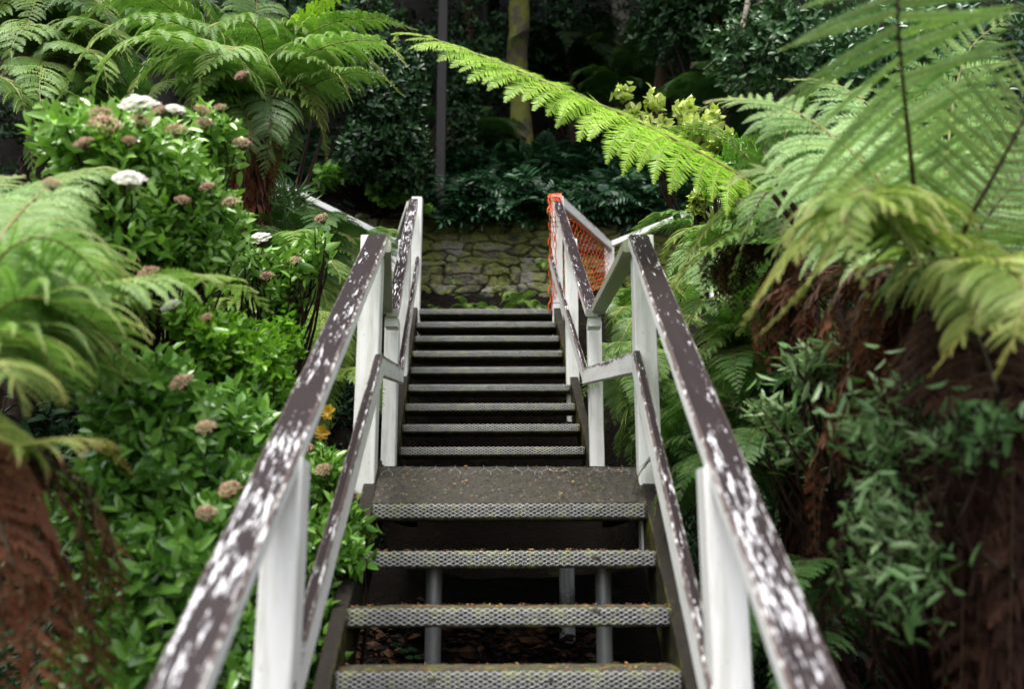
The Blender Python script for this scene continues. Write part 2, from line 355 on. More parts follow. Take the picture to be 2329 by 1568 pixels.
# ------------------------------------------------------------------ staircase
def lerp(a, b, t): return np.asarray(a)*(1-t)+np.asarray(b)*t
def tread_mesh(mb, L, R, depth=.25, thk=.055, seed=0, amp=.006):
    """lumpy weathered tread, L and R the ends of its front upper arris"""
    prof = np.array([(depth, 0), (depth*.66, .001), (depth*.33, .001), (.05, 0), (.018, 0), (.004, -.004), (0, -.014), (0, -.026), (0, -.038), (.001, -thk+.006), (.008, -thk), (.08, -thk), (depth, -thk)])
    n = 150; t = np.linspace(0, 1, n); m = len(prof)
    c = L+(R-L)*t[:, None]
    V = c[:, None]+np.stack([0*prof[:, 0], prof[:, 0], prof[:, 1]], 1)[None]
    q = np.stack([V[..., 0]*1.0, V[..., 1]+V[..., 2]*1.3, V[..., 2]], -1)
    lump = np.clip(fbm(q*38, 3, seed)-.40, -.1, .5)*2+np.clip(fbm(q*9, 2, seed+4)-.42, 0, 1)*2.2
    wgt = np.array([.2, .4, .5, .8, .9, 1, 1, 1, .8, .6, .3, 0, 0])
    V[..., 1] -= lump*amp*wgt; V[..., 2] += lump*amp*.35*np.array([1, 1, 1, 1, 1, .6, 0, 0, 0, -.6, -1, -.3, 0])
    mb.add(V.reshape(-1, 3), grid_faces(n, m)[:, ::-1], 0)
    for k in (0, -1):
        F = [[0, i, i+1] for i in range(1, m-1)]; mb.add(V[k], np.array(F)[:, ::(1 if k else -1)], 0, smooth=False)
def wire_mesh(L, R, seed=0, rows=6, pitch=.026, h=.0066, r=.0010):
    mb = MB(); rng = np.random.RandomState(seed); W = np.linalg.norm(R-L); n = int(W*.985/(pitch/2)); t = np.linspace(.008, .992, n)
    sag = fbm(np.stack([t*6, 0*t+seed, 0*t], 1), 2)*.006
    for k in range(rows+1):
        z = -.003-k*h+np.where((np.arange(n)+k) % 2 == 0, 1, -1)*h*.46-sag*.6*k/rows
        y = -.0042-.002*fbm(np.stack([t*30, 0*t+k*3.3, 0*t+seed], 1), 2)+np.maximum(0, z+.004)*-.0
        y = np.where(z > -.002, y+.004, y)
        # rounded diamonds: flat strands between the knots
        pts = L+(R-L)*t[:, None]; pts[:, 1] += y; pts[:, 2] += z
        d = np.repeat(pts, 2, 0)[1:-1]; off = (pts[1:]-pts[:-1])*.22
        d2 = np.stack([pts[:-1]+off*np.array([1, 1, .25]), pts[1:]-off*np.array([1, 1, .25])], 1).reshape(-1, 3)
        tube(mb, d2, r, 4, caps=False)
    return mb
def litter_mesh(mb, pts, size, tintlo=0, tinthi=1, seed=0):
    rng = np.random.RandomState(seed); n = len(pts); a = rng.rand(n)*6.28; s = size*(.4+rng.rand(n)**2*1.1)
    D = np.stack([np.cos(a), np.sin(a), rng.randn(n)*.25], 1)*s[:, None]; E = np.stack([-np.sin(a), np.cos(a), rng.randn(n)*.25], 1)*(s*(.25+.5*rng.rand(n)))[:, None]
    up = np.array([0, 0, 1.])*(s*.35)[:, None]
    V = np.stack([pts-D, pts-E*.9, pts+D, pts+E*.9, pts+up], 1).reshape(-1, 3); b = np.arange(n)*5
    F = np.concatenate([np.stack([b+i, b+(i+1) % 4, b+4], 1) for i in range(4)])
    mb.add(V, F, 0, np.repeat(tintlo+(tinthi-tintlo)*rng.rand(n), 5), smooth=False)

LOW = [(760, 1650, 1551, 1, 2.42), (775, 1538, 1530, 0, 2.64), (785, 1525, 1386, 0, 2.84), (820, 1495, 1256, 0, 3.11), (845, 1475, 1148, 0, 3.34)]
low = []
for i, (xl, xr, y, _, d) in enumerate(LOW):
    cx = 1159-(d-2.5)*0; hw = .5/d*FPX
    low.append((P(1157-hw, y if i else 1700, d), P(1157+hw, (y if i else 1700)-2, d)))
stair_low = thing('staircase', 'lower timber stair flight with wire grip strips rising to a gritty landing', 'staircase', (low[1][0]+low[1][1])/2+np.array([0, 0, -.9]))
for i, (L, R) in enumerate(low):
    mb = MB(); tread_mesh(mb, L, R, .19, .056, i*7.3, .011)
    tr = mb.build('tread', M['tread'], stair_low)
    g = wire_mesh(L, R, i).build('grip_mesh', M['wire'], tr)
# gritty sloped filler board between the last tread and the landing edge
EL, ER = P(855, 1063, 3.58), P(1449, 1063, 3.58)
n1, n2 = 160, 26
L4, R4 = low[4]; up0 = np.array([0, .012, .002])
u, v = np.meshgrid(np.linspace(0, 1, n1), np.linspace(0, 1, n2), indexing='ij')
lo = (L4+up0)[None, None]*(1-u[..., None])+(R4+up0)[None, None]*u[..., None]; hi = EL[None, None]*(1-u[..., None])+ER[None, None]*u[..., None]
S = lo*(1-v[..., None])+hi*v[..., None]; S[..., 2] += (fbm(S*30, 3)-.4)*.010
mb = MB(); mb.add(S.reshape(-1, 3), grid_faces(n1, n2)); mb.build('sloped_riser', M['dirt'], stair_low)
mb = MB(); BL = EL+np.array([-.02, 1.5, 0]); BR = ER+np.array([.0, 1.5, 0])
q = [EL, ER, BR, BL]; dz = np.array([0, 0, -.05])
u, v = np.meshgrid(np.linspace(0, 1, 60), np.linspace(0, 1, 60), indexing='ij')
S = (EL*(1-u[..., None])+ER*u[..., None])*(1-v[..., None])+(BL*(1-u[..., None])+BR*u[..., None])*v[..., None]; S[..., 2] += (fbm(S*20, 3)-.4)*.006+.002; S[..., 1] += .002
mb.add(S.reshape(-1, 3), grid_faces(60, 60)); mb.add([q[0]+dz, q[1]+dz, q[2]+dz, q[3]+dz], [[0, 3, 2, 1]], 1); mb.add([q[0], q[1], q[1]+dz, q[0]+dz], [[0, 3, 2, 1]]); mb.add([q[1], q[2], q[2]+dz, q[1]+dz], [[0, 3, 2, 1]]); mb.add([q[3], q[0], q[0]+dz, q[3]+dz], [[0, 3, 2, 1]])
mb.build('landing', [M['dirt'], M['soil']], stair_low)  # second slot: underside coloured near-black, shade painted in
# chicken wire ends folded over the landing edge
mb = MB(); rng = np.random.RandomState(4)
for k in range(16):
    if k in (5, 12): continue
    t = .05+.9*k/15+rng.randn()*.006; a = EL*(1-t)+ER*t; sl = (L4-EL); sl = sl/np.linalg.norm(sl)
    p0 = a+np.array([0, -.004, .006]); l1 = .025+rng.rand()*.015
    p1 = p0+sl*l1+np.array([0, -.004, .004]); tube(mb, [p0, p1], .0007, 4, caps=False)
    for s in (-1, 1):
        p2 = p1+sl*(.018+rng.rand()*.01)+np.array([s*(.018+rng.rand()*.008), 0, 0]); tube(mb, [p1, p2], .0006, 4, caps=False)
        if rng.rand() < .4: tube(mb, [p2, p2+sl*.02], .001, 4, caps=False)
mb.build('wire_ends', M['galv'], stair_low)
# stringers of the lower flight
for s, x0 in ((-1, low[2][0][0]), (1, low[2][1][0])):
    A = np.array([x0+s*.022, low[0][0][1]-.25, 0]); Bp = np.array([x0+s*.022, EL[1]+.02, 0])
    y1, z1 = low[1][0][1], low[1][0][2]; sl = (EL[2]-z1)/(EL[1]-y1)
    zf = lambda y: z1+(y-y1)*sl+.012
    A[2] = zf(A[1]); Bp[2] = zf(Bp[1])
    mb = MB(); board(mb, A, Bp, .05, .24, segs=60, mtop=0, mside=1, side=(1, 0, 0), up=(0, -.4, 1), ch=.004, wob=.002, seed=3+s)
    board(mb, Bp+np.array([0, -.005, -.012]), Bp+np.array([0, 1.45, -.012]), .05, .2, segs=20, mtop=0, mside=1, side=(1, 0, 0), ch=.004, seed=6+s)
    mb.build('stringer', [M['stringer'], M['stringer_in']], stair_low)
mb = MB(); c = P(1157, 1262, 3.3); boxm(mb, (low[2][0][0]+.03, c[1]-.03, c[2]-.04), (low[2][1][0]-.03, c[1]+.06, c[2]-.0)); mb.build('cross_beam', M['stringer'], stair_low)
def pipe(x, d, r, ytop, zbot, root):
    mb = MB(); t = P(x, ytop, d); n = 10; pts = np.stack([np.full(n, t[0]), np.full(n, t[1]), np.linspace(t[2], zbot, n)], 1)
    tube(mb, pts, r, 20); return mb.build('support_pipe', M['galv'], root)
for x, d, r, yt in ((988, 3.32, .029, 1282), (1371, 3.32, .029, 1282), (1289, 3.9, .033, 1292)):
    pt = P(x, 1200, d); pipe(x, d, r, yt, float(ground_z(pt[0], pt[1]))-.3, stair_low)

# upper flight: px of both ends, row and distance
UP = [(910, 1330, 1018, 5.0), (915, 1315, 964, 5.25), (920, 1302, 919, 5.5), (927, 1292, 874, 5.76), (933, 1285, 834, 5.98), (938, 1277, 797, 6.20), (943, 1270, 765, 6.43), (945, 1262, 731, 6.67), (951, 1257, 703, 6.90)]
stair_up = thing('staircase', 'upper timber stair flight of nine open treads below the stone wall', 'staircase', P(1120, 1060, 5.0))
ups = []
xl0 = P(908, 1018, 5.0)[0]; xl1 = P(951, 703, 6.9)[0]; xr0 = P(1331, 1018, 5.0)[0]; xr1 = P(1258, 703, 6.9)[0]
for i, (a, b, y, d) in enumerate(UP):
    pm = P(1110, y, 5.0+.2375*i); f = i/8
    L = np.array([xl0*(1-f)+xl1*f, pm[1], pm[2]]); R = np.array([xr0*(1-f)+xr1*f, pm[1]+.01, pm[2]+.004])
    L[2] = R[2] = 0; z0 = P(1110, 1018, 5.0)[2]; z1 = P(1110, 703, 6.9)[2]; L[2] = z0+(z1-z0)*f; R[2] = L[2]+.004
    ups.append((L, R)); mb = MB(); tread_mesh(mb, L, R, .19, .047, 50+i*7.3, .008)
    tr = mb.build('tread', M['tread'], stair_up); wire_mesh(L, R, 30+i, rows=5).build('grip_mesh', M['wire'], tr)
for s, k in ((-1, 0), (1, 1)):
    a = ups[0][k]; b = ups[-1][k]; T = (b-a)/np.linalg.norm(b-a)
    off = np.array([s*.03, 0, .012])
    mb = MB(); board(mb, a-T*.32+off, b+T*.12+off, .05, .22, segs=60, mtop=0, mside=1, side=(1, 0, 0), up=(0, -.4, 1), ch=.004, wob=.003, seed=13+s)
    mb.build('stringer', [M['stringer'], M['stringer_in']], stair_up)
mb = MB(); L, R = ups[-1]; boxm(mb, (L[0], L[1]+.22, L[2]-.05), (R[0], L[1]+.9, L[2]-.003)); mb.build('top_landing', M['dirt'], stair_up)

# ------------------------------------------------------------------ railings
def post(root, x, y0, zt, zb, w=.085, dp=.085, seed=0, m='white_post'):
    mb = MB(); board(mb, (x, y0, zt), (x, y0, zb), w, dp, segs=24, mtop=0, mside=0, up=(0, -1, 0), side=(1, 0, 0), ch=.004, wob=.0015, seed=seed)
    return mb.build('post', M[m], root)
def rail(root, A, B, w=.082, t=.045, peel=((0, 0), (1, 0)), name='handrail', seed=0, segs=60, mats=None, side=(1, 0, 0)):
    mb = MB(); board(mb, A, B, w, t, segs=segs, mtop=0, mside=1, peel=peel, seed=seed, side=side, up=(0, 0, 1), ch=.006)
    return mb.build(name, mats or [M['peel'], M['white']], root)
def zat(A, B, y): return A[2]+(B[2]-A[2])*(y-A[1])/(B[1]-A[1])
def xat(A, B, y): return A[0]+(B[0]-A[0])*(y-A[1])/(B[1]-A[1])

SPEC = {-1: dict(lowA=(406, 1538, 1.352), lowB=(859, 534, 3.62), lx=(648, 828), midA=(656, 1538, 1.93), midB=(861, 806, 3.56), landA=(869, 546, 3.66), landB=(878, 694, 4.84), lm0=(862, 806, 3.6), lm1=(912, 836, 4.78), upA=(892, 702, 4.78), upB=(941, 452, 6.98), px=886, um0=(909, 838, 4.76), um1=(950, 583, 6.98), ups=((915, 5.9), (942, 6.9))),
        1: dict(lowA=(1848, 1538, 1.38), lowB=(1453, 534, 3.62), lx=(1640, 1478), midA=(1622, 1538, 1.93), midB=(1449, 798, 3.56), landA=(1438, 546, 3.66), landB=(1360, 694, 4.84), lm0=(1447, 800, 3.6), lm1=(1330, 838, 4.78), upA=(1347, 702, 4.78), upB=(1265, 448, 6.98), px=1356, um0=(1332, 838, 4.76), um1=(1253, 580, 6.98), ups=((1301, 5.9), (1269, 6.9)))}
PEEL = {-1: ((0, .33), (.25, .33), (.42, .27), (.5, .03), (.6, .24), (.72, .16), (.86, .05), (1, .06)), 1: ((0, .38), (.2, .36), (.40, .29), (.48, .10), (.8, .04), (.9, .12), (1, .08))}
ends = {}
for s in (-1, 1):
    q = SPEC[s]; side = 'left' if s < 0 else 'right'; A = P(*q['lowA']); B = P(*q['lowB']); A0 = A-(B-A)*.22
    rt = thing('railing', ('white railing beside the lower steps on the left, brown handrail peeling to white' if s < 0 else 'white railing beside the lower steps on the right, brown handrail peeling at its near end'), 'railing', (xat(A, B, 2.0), 2.0, -1.0), 'painted stair railings')
    pl = PEEL[s]; rail(rt, A0, B, .079, .046, peel=pl, seed=2+s, segs=120)
    for x, d, yb in ((q['lx'][0], 2.0, None), (q['lx'][1], 3.50, 1125 if s < 0 else 1262)):
        pc = P(x, 1000, d); zt = zat(A, B, pc[1]+.02)-.035; zb = (-1.3 if yb is None else P(x, yb, d)[2])
        post(rt, pc[0], pc[1], zt, zb, .08 if yb is None else .086, .085, seed=s*3+d)
    a, b = P(*q['midA']), P(*q['midB']); a = a-(b-a)*.3
    rail(rt, a, b, .030, .095, peel=((0, .1), (.3, .06), (1, .0)) if s < 0 else ((0, .25), (.4, .18), (.7, .12), (1, .08)), name='mid_rail', seed=9+s, segs=90)
    # landing pieces
    a, b = P(*q['landA']), P(*q['landB'])
    rail(rt, a, b, .072, .05, peel=((0, .2), (1, .35)), name='handrail', seed=14+s, mats=[M['peel'], M['white_green']])
    a, b = P(*q['lm0']), P(*q['lm1']); rail(rt, a, b, .028, .085, peel=((0, .5), (1, .5)), name='mid_rail', seed=17+s)
    # upper railing
    a, b = P(*q['upA']), P(*q['upB']); pt = P(q['px'], 900, 4.86)
    ru = thing('railing', ('white railing beside the upper steps on the left, handrail almost bare of brown paint' if s < 0 else 'white railing beside the upper steps on the right with orange net at its top'), 'railing', (pt[0], pt[1], P(q['px'], 1062, 4.86)[2]), 'painted stair railings')
    rail(ru, a, b, .068, .045, peel=((0, .2), (.3, .2), (.5, .34), (.8, .33), (.9, .1), (1, .28)) if s < 0 else ((0, .25), (.2, .12), (.6, .07), (1, .08)), seed=22+s, segs=90)
    post(ru, pt[0], pt[1], P(q['px'], 720, 4.86)[2], P(q['px'], 1075, 4.86)[2], .074, .08, seed=31+s)
    mb = MB(); c = P(q['px']-s*3, 742, 4.8); boxm(mb, c+[-.033, 0, 0], c+[.033, .09, .052]); mb.build('post_block', M['white_post'], ru)
    for k, (x, d) in enumerate(q['ups']):
        pc = P(x, 700, d); zt = zat(a, b, pc[1]+.02)-.03; i = min(range(9), key=lambda j: abs(ups[j][0][1]-pc[1]))
        post(ru, pc[0], pc[1], zt, ups[i][0][2]-.22, .08, .08, seed=35+s+k)
    a2, b2 = P(*q['um0']), P(*q['um1']); rail(ru, a2, b2, .026, .085, peel=((0, .15), (1, .2)), name='mid_rail', seed=41+s)
    ends[s] = b
# path railings at the top
def xy(p): return np.array([p[0], p[1], 0])
c1 = P(1388, 551, 8.6); e1 = P(1700, 426, 7.9)
rp = thing('path_railing', 'thin white railing of the upper path beyond the orange net', 'railing', (c1[0], c1[1], 2.0), 'thin white path railings')
rail(rp, ends[1]+np.array([.03, -.02, .0]), c1, .05, .09, peel=((0, .4), (1, .45)), seed=51, side=None)
rail(rp, c1, e1, .045, .055, peel=((0, .9), (1, .9)), seed=53, side=None, mats=[M['white_post'], M['white_post']])
post(rp, c1[0]-.01, c1[1]-.03, c1[2]-.03, 1.8, .085, .085, seed=55); post(rp, e1[0]-.3, e1[1]+.1, e1[2]-.07, 1.8, .07, .07, seed=56)
c2 = P(903, 546, 8.4); e2 = P(560, 376, 7.6)
rp = thing('path_railing', 'thin white railing of the upper path sloping across the mossy bank', 'railing', (c2[0], c2[1], 2.0), 'thin white path railings')
rail(rp, ends[-1]+np.array([-.03, 0, -.02]), c2, .045, .055, peel=((0, .8), (1, .8)), seed=61, side=None, mats=[M['white_post'], M['white_post']])
rail(rp, c2, e2, .045, .055, peel=((0, .9), (1, .9)), seed=63, side=None, mats=[M['white_post'], M['white_post']])
post(rp, c2[0]-.02, c2[1], c2[2]-.03, 1.8, .075, .075, seed=65); post(rp, P(640, 450, 7.8)[0], P(640, 450, 7.8)[1], P(655, 424, 7.8)[2]-.06, 1.8, .07, .07, seed=66)

# orange safety net
def net(mb, TL, TR, BRc, BLc, nu, nv, bulge=.04, r=.0028):
    rng = np.random.RandomState(nu)
    def at(u, v):
        p = (TL*(1-u)+TR*u)*(1-v)+(BLc*(1-u)+BRc*u)*v
        return p+np.array([0, -1, 0])*bulge*math.sin(u*3.1)*math.sin(v*3.1)+(fbm(np.array([[u*7, v*7, nu]]), 2)[0]-.4)*np.array([.03, .02, .03])
    for j in range(nv+1):
        pts = [at(i/(2*nu), min(1, max(0, (j+(.22 if (i+j) % 2 else -.22))/nv))) for i in range(2*nu+1)]
        tube(mb, pts, r, 4, caps=False)
    for i in range(2*nu+1):
        for j in range(nv):
            if (i+j) % 2: tube(mb, [at(i/(2*nu), (j+.22)/nv), at(i/(2*nu), min(1, (j+.78)/nv))], r, 4, caps=False)
mb = MB(); top = ends[1]
net(mb, P(1262, 470, 7.02), P(1384, 566, 8.5), P(1381, 643, 8.5), P(1264, 712, 7.02), 15, 12, r=.0042)
net(mb, P(1246, 452, 6.92), P(1264, 462, 6.96), P(1266, 712, 6.92), P(1250, 705, 6.9), 3, 14, .01, r=.004)
net(mb, P(1246, 447, 6.86), P(1277, 449, 6.90), P(1279, 472, 6.84), P(1248, 482, 6.8), 7, 4, .0)
net(mb, P(1250, 440, 7.0), P(1276, 440, 7.0), P(1276, 449, 6.88), P(1247, 449, 6.86), 6, 3, .0)
on = mb.build('safety_net', M['orange']); tag(on, 'orange plastic safety net tied round the top post of the upper steps', 'net')
mb = MB()
for y in (505, 690):
    c = P(1266, y, 6.87); w_ = .047
    tube(mb, [c+[-w_, 0, 0], c+[w_, 0, .004], c+[w_, .1, 0], c+[-w_, .1, 0], c+[-w_, 0, 0]], .003, 5, caps=False)
o = mb.build('cable_tie', M['black']); o.parent = on; on.location = (0, 0, 0)

# ------------------------------------------------------------------ stone wall
def stone_wall():
    rng = np.random.RandomState(11); X0, X1, Z0, Z1 = -3.6, 3.6, 2.1, 3.36; nx, nz = 760, 150
    seeds = []; z = Z0
    while z < Z1+.1:
        h = .05+rng.rand()*.075; x = X0-rng.rand()*.3
        while x < X1+.3:
            wd = .09+rng.rand()**1.6*.36; seeds.append((x+wd/2, z+h/2+rng.randn()*.02, rng.rand(), rng.randn(), wd)); x += wd
        z += h
    S = np.array(seeds); xs = np.linspace(X0, X1, nx); zs = np.linspace(Z0, Z1, nz); X, Z = np.meshgrid(xs, zs, indexing='ij')
    p = np.stack([X, Z, 0*X], -1); wx = X+(fbm(p*6, 3, 1)-.45)*.09; wz = Z+(fbm(p*6, 3, 2)-.45)*.07
    d1 = np.full(X.shape, 9.); d2 = d1.copy(); id1 = np.zeros(X.shape, int)
    for k, sd_ in enumerate(S):
        if abs(sd_[1]) > 9: continue
        d = np.sqrt(((wx-sd_[0])/max(sd_[4]/.08, 1))**2+(wz-sd_[1])**2)
        m = d < d1; d2 = np.where(m, d1, np.minimum(d2, d)); id1 = np.where(m, k, id1); d1 = np.where(m, d, d1)
    e = np.clip((d2-d1)/.012, 0, 1); e = e*e*(3-2*e)
    dep = e*.034+S[id1, 3]*.014+(fbm(p*14, 5, 3)-.45)*.075+(Z-Z0)*-.10
    Y = 8.6-dep+.04
    mb = MB(); mb.add(np.stack([X, Y, Z], -1).reshape(-1, 3), grid_faces(nx, nz), 0, S[id1, 2].ravel(), (1-e).ravel()*.95)
    top = np.stack([X[:, -1], Y[:, -1], Z[:, -1]], 1); back = top+[0, .5, .02]
    mb.add(np.stack([top, back], 1).reshape(-1, 3), grid_faces(nx, 2)[:, ::-1], 0, .3, .2)
    o = mb.build('stone_wall', M['stone']); tag(o, 'low mossy dry stone retaining wall at the head of the steps', 'wall')
stone_wall()
# ------------------------------------------------------------------ plants
def frond(path, N0=(0, 0, 1), W=.3, n=34, m=18, droop=.6, a0=10, a1=45, prof=(.22, .75, 1.5), pw=1.6, w=.85, lift=.12, tip_dead=0., dead=0., seed=0, rr=.006, t0=.06, tint=(.3, .8), curl=.0, mats=('fern', 'rib'), bare=False, sides=(1, 1)):
    """one pinnate frond; returns an MB. path: control points of the rachis; W: longest pinna"""
    rng = np.random.RandomState(int(seed*97+13) % 2**31); mb = MB()
    pts, Ltot = catmull(path, n+1); T = nrm(np.gradient(pts, axis=0)); N0 = np.asarray(N0, float)
    S = nrm(np.cross(T, N0)); Nf = nrm(np.cross(S, T))
    tube(mb, pts, np.linspace(rr, rr*.22, n+1), 5, 2 if len(mats) > 2 else 1, .4, dead, caps=False)
    tt = np.linspace(0, 1, n+1); sel = tt >= t0; idx = np.where(sel)[0]; ti = tt[idx]; u = (ti-t0)/(1-t0)
    pk = prof[0]; pr = np.where(u < pk, (np.maximum(u, 0)/pk)**prof[1]*.62+.38, 1.0)*np.where(u < pk, 1, np.maximum(1-((u-pk)/(1-pk))**prof[2], 0)*.96+.04)
    sp = Ltot/n
    Pt = []; D0 = []; Nn = []; LL = []; U = []
    for sd_, amt in ((1, sides[0]), (-1, sides[1])):
        ang = np.radians(a0+(a1-a0)*u**1.5+rng.randn(len(u))*4)
        d = S[idx]*sd_*np.cos(ang)[:, None]+T[idx]*np.sin(ang)[:, None]+Nf[idx]*lift+rng.randn(len(u), 3)*.05
        Pt.append(pts[idx]+T[idx]*(rng.rand(len(u), 1)-.5)*sp*.3+(T[idx]*sp*.4 if sd_ < 0 else 0)); D0.append(nrm(d)); Nn.append(nrm(Nf[idx]+rng.randn(len(u), 3)*.12)); LL.append(W*amt*pr*(1+rng.randn(len(u))*.06)); U.append(u)
    Pt = np.concatenate(Pt); D0 = np.concatenate(D0); Nn = np.concatenate(Nn); LL = np.concatenate(LL); U = np.concatenate(U); Pn = len(LL)
    ok = LL > W*.02; Pt, D0, Nn, LL, U = Pt[ok], D0[ok], Nn[ok], LL[ok], U[ok]; Pn = len(LL)
    G = np.array([0, 0, -1.]); Q = np.zeros((Pn, m+1, 3)); Q[:, 0] = Pt; dr = np.zeros((Pn, m+1, 3)); cur = D0.copy(); dr[:, 0] = cur
    jit = rng.randn(Pn, 3)*.25*(.3+curl)
    for k in range(m):
        s = (k+.5)/m; cur = nrm(cur+(G*droop*(LL/W)[:, None]*1.6*s+jit*s*.6+T[0]*0)/m*2.2)
        if curl: cur = nrm(cur+np.cross(cur, Nn)*curl*s*4/m+Nn*rng.randn(Pn, 1)*curl*.5/m)
        Q[:, k+1] = Q[:, k]+cur*(LL/m)[:, None]; dr[:, k+1] = cur
    S2 = nrm(np.cross(dr, Nn[:, None])); N2 = np.cross(S2, dr)
    js = np.arange(m); sj = (js+.6)/m
    q = Q[:, :-1]+(Q[:, 1:]-Q[:, :-1])*.6; dd = dr[:, :-1]; s2 = S2[:, :-1]; n2 = N2[:, :-1]
    tp = tint[0]+(tint[1]-tint[0])*rng.rand(Pn)
    deadp = np.clip(dead+rng.randn(Pn)*.1*(dead > 0)+tip_dead*np.clip((U-.5)*1.6, 0, 1)*.7, 0, 1)
    ll = pw*sp*.62*(np.clip(1.05-sj**2.2, .12, 1))[None, :]*np.clip(LL/W*1.6, .35, 1)[:, None]*(1+rng.randn(Pn, m)*.08)
    ww = (LL/m*w)[:, None]*np.ones(m)
    for sd_ in (1, -1):
        b = np.radians(28)
        E = nrm(s2*sd_*np.cos(b)+dd*np.sin(b)-n2*.12+rng.randn(Pn, m, 3)*(.07+.25*curl))
        V = np.stack([q-dd*ww[..., None]*.42, q+E*ll[..., None]*.55-dd*ww[..., None]*.34, q+E*ll[..., None]+dd*ww[..., None]*.1, q+E*ll[..., None]*.5+dd*ww[..., None]*.42, q+dd*ww[..., None]*.42], 2)
        k = Pn*m; base = np.arange(k)*5
        F1 = np.stack([base, base+1, base+3, base+4], 1); F2 = np.stack([base+1, base+2, base+3], 1)
        if sd_ < 0: F1 = F1[:, ::-1]; F2 = F2[:, ::-1]
        tn = np.repeat(np.clip(tp[:, None]+rng.randn(Pn, m)*.07, 0, 1).ravel(), 5)
        dv = np.repeat(np.clip(deadp[:, None]+tip_dead*np.clip((sj-.72)*3.5, 0, 1)[None], 0, 1).ravel(), 5)
        Vf = V.reshape(-1, 3); mb.add(Vf, F1, 0, tn, dv); nn = mb.n
        mb.F.append((F2+nn-len(Vf), 0, True))
    # pinna midribs
    ks = np.arange(0, m+1, 2 if m > 8 else 1); c = Q[:, ks]; sw = S2[:, ks]*(.0016*rr/.006*np.linspace(1, .3, len(ks)))[None, :, None]; up = N2[:, ks]*.0015
    V = np.stack([c-sw, c+up*1.2, c+sw], 2); K = len(ks); base = (np.arange(Pn)*K*3)[:, None]+(np.arange(K-1)*3)[None]; base = base.ravel()
    mb.add(V.reshape(-1, 3), np.concatenate([np.stack([base, base+1, base+4, base+3], 1), np.stack([base+1, base+2, base+5, base+4], 1)]), 1, np.repeat(tp, K*3), np.repeat(deadp, K*3))
    return mb
def frond_obj(root, path, label=None, name='frond', **k):
    mats = k.pop('mats', ('fern', 'rib')); mb = frond(path, mats=mats, **k); o = mb.build(name, [M[a] for a in mats], root)
    if label: o['label'] = label
    return o
def PP(*pts): return [P(*p) for p in pts]

# prototypes, length about 1 m along +X, arching
PROTO = {}
def proto_path(kind):
    if kind == 0: return [(0, 0, 0), (.12, 0, .14), (.38, 0, .26), (.66, .02, .2), (.86, .03, .02), (.95, .03, -.16)]
    if kind == 1: return [(0, 0, 0), (.08, 0, .2), (.28, -.02, .42), (.58, -.04, .46), (.84, -.05, .32), (.98, -.05, .12)]
    if kind == 2: return [(0, 0, 0), (.18, 0, .06), (.42, .03, .06), (.66, .05, -.06), (.84, .05, -.28), (.9, .05, -.48)]
    return [(0, 0, 0), (.08, 0, .02), (.18, 0, -.12), (.24, 0, -.42), (.26, .01, -.8)]
def proto(kind, mats, **k):
    key = (kind, mats, tuple(sorted((a, str(b)) for a, b in k.items())))
    if key not in PROTO:
        kk = dict(W=.29, n=26, m=17, pw=1.7, droop=.7, seed=kind*3+len(PROTO), rr=.007); kk.update(k)
        PROTO[key] = frond(proto_path(kind), **kk).mesh('frond', [M[a] for a in mats])
    return PROTO[key]
def fern_plant(label, base, r, nf, mats=('fern', 'rib'), kinds=(0, 1, 2), az=(0, 360), seed=0, scale=(.8, 1.15), group=None, cat='fern', name='fern', root=None, crown=None, tilt=0, fname='frond', **k):
    """rosette of arching fronds; every frond an object of its own, copies share mesh data"""
    rng = np.random.RandomState(seed+5)
    if root is None: root = thing(name, label, cat, base, group)
    c = np.zeros(3) if crown is None else np.asarray(crown)-np.array(root.location)
    for i in range(nf):
        me = proto(kinds[i % len(kinds)], mats, **k)
        o = bpy.data.objects.new(fname, me); C.objects.link(o); o.parent = root
        a = az[0]+(az[1]-az[0])*(i+.5)/nf+rng.randn()*9
        s = r*(scale[0]+(scale[1]-scale[0])*rng.rand()); o.scale = (s, s*rng.choice([-1, 1]), s)
        o.rotation_euler = (rng.randn()*.18, rad(rng.randn()*9-tilt), rad(a)); o.location = Vector([float(x) for x in c+np.array([math.cos(rad(a)), math.sin(rad(a)), 0])*.03*r])
    return root

def trunk_mesh(mb, pts, r0, r1, seed=0, fib=900, fl=.10, mat=0, tint=(.1, .9)):
    p, L = catmull(pts, 40); r = np.linspace(r0, r1, 40); tube(mb, p, r, 26, mat, .3, 0, rough=.28)
    if fib:
        rng = np.random.RandomState(seed+3); k = rng.rand(fib)*38; i = k.astype(int); c = p[i]+(p[i+1]-p[i])*(k-i)[:, None]
        a = rng.rand(fib)*6.283; R = np.stack([np.cos(a), np.sin(a), 0*a], 1); rr = r[i][:, None]
        b = c+R*rr*.9; ln = fl*(.5+rng.rand(fib))[:, None]; tip = b+R*ln*.38+np.array([0, 0, -1])*ln*(.75+.3*rng.rand(fib, 1)); sd_ = np.stack([-np.sin(a), np.cos(a), 0*a], 1)*ln*.07
        mid = (b+tip)/2+R*ln*.12
        V = np.stack([b-sd_, b+sd_, mid+sd_*.8, mid-sd_*.8, tip], 1).reshape(-1, 3); q = np.arange(fib)*5
        tn = np.repeat(tint[0]+(tint[1]-tint[0])*rng.rand(fib), 5)
        mb.add(V, np.stack([q, q+1, q+2, q+3], 1), 1, tn); n0 = mb.n-len(V); mb.F.append((np.stack([q+3, q+2, q+4], 1)+n0, 1, True))

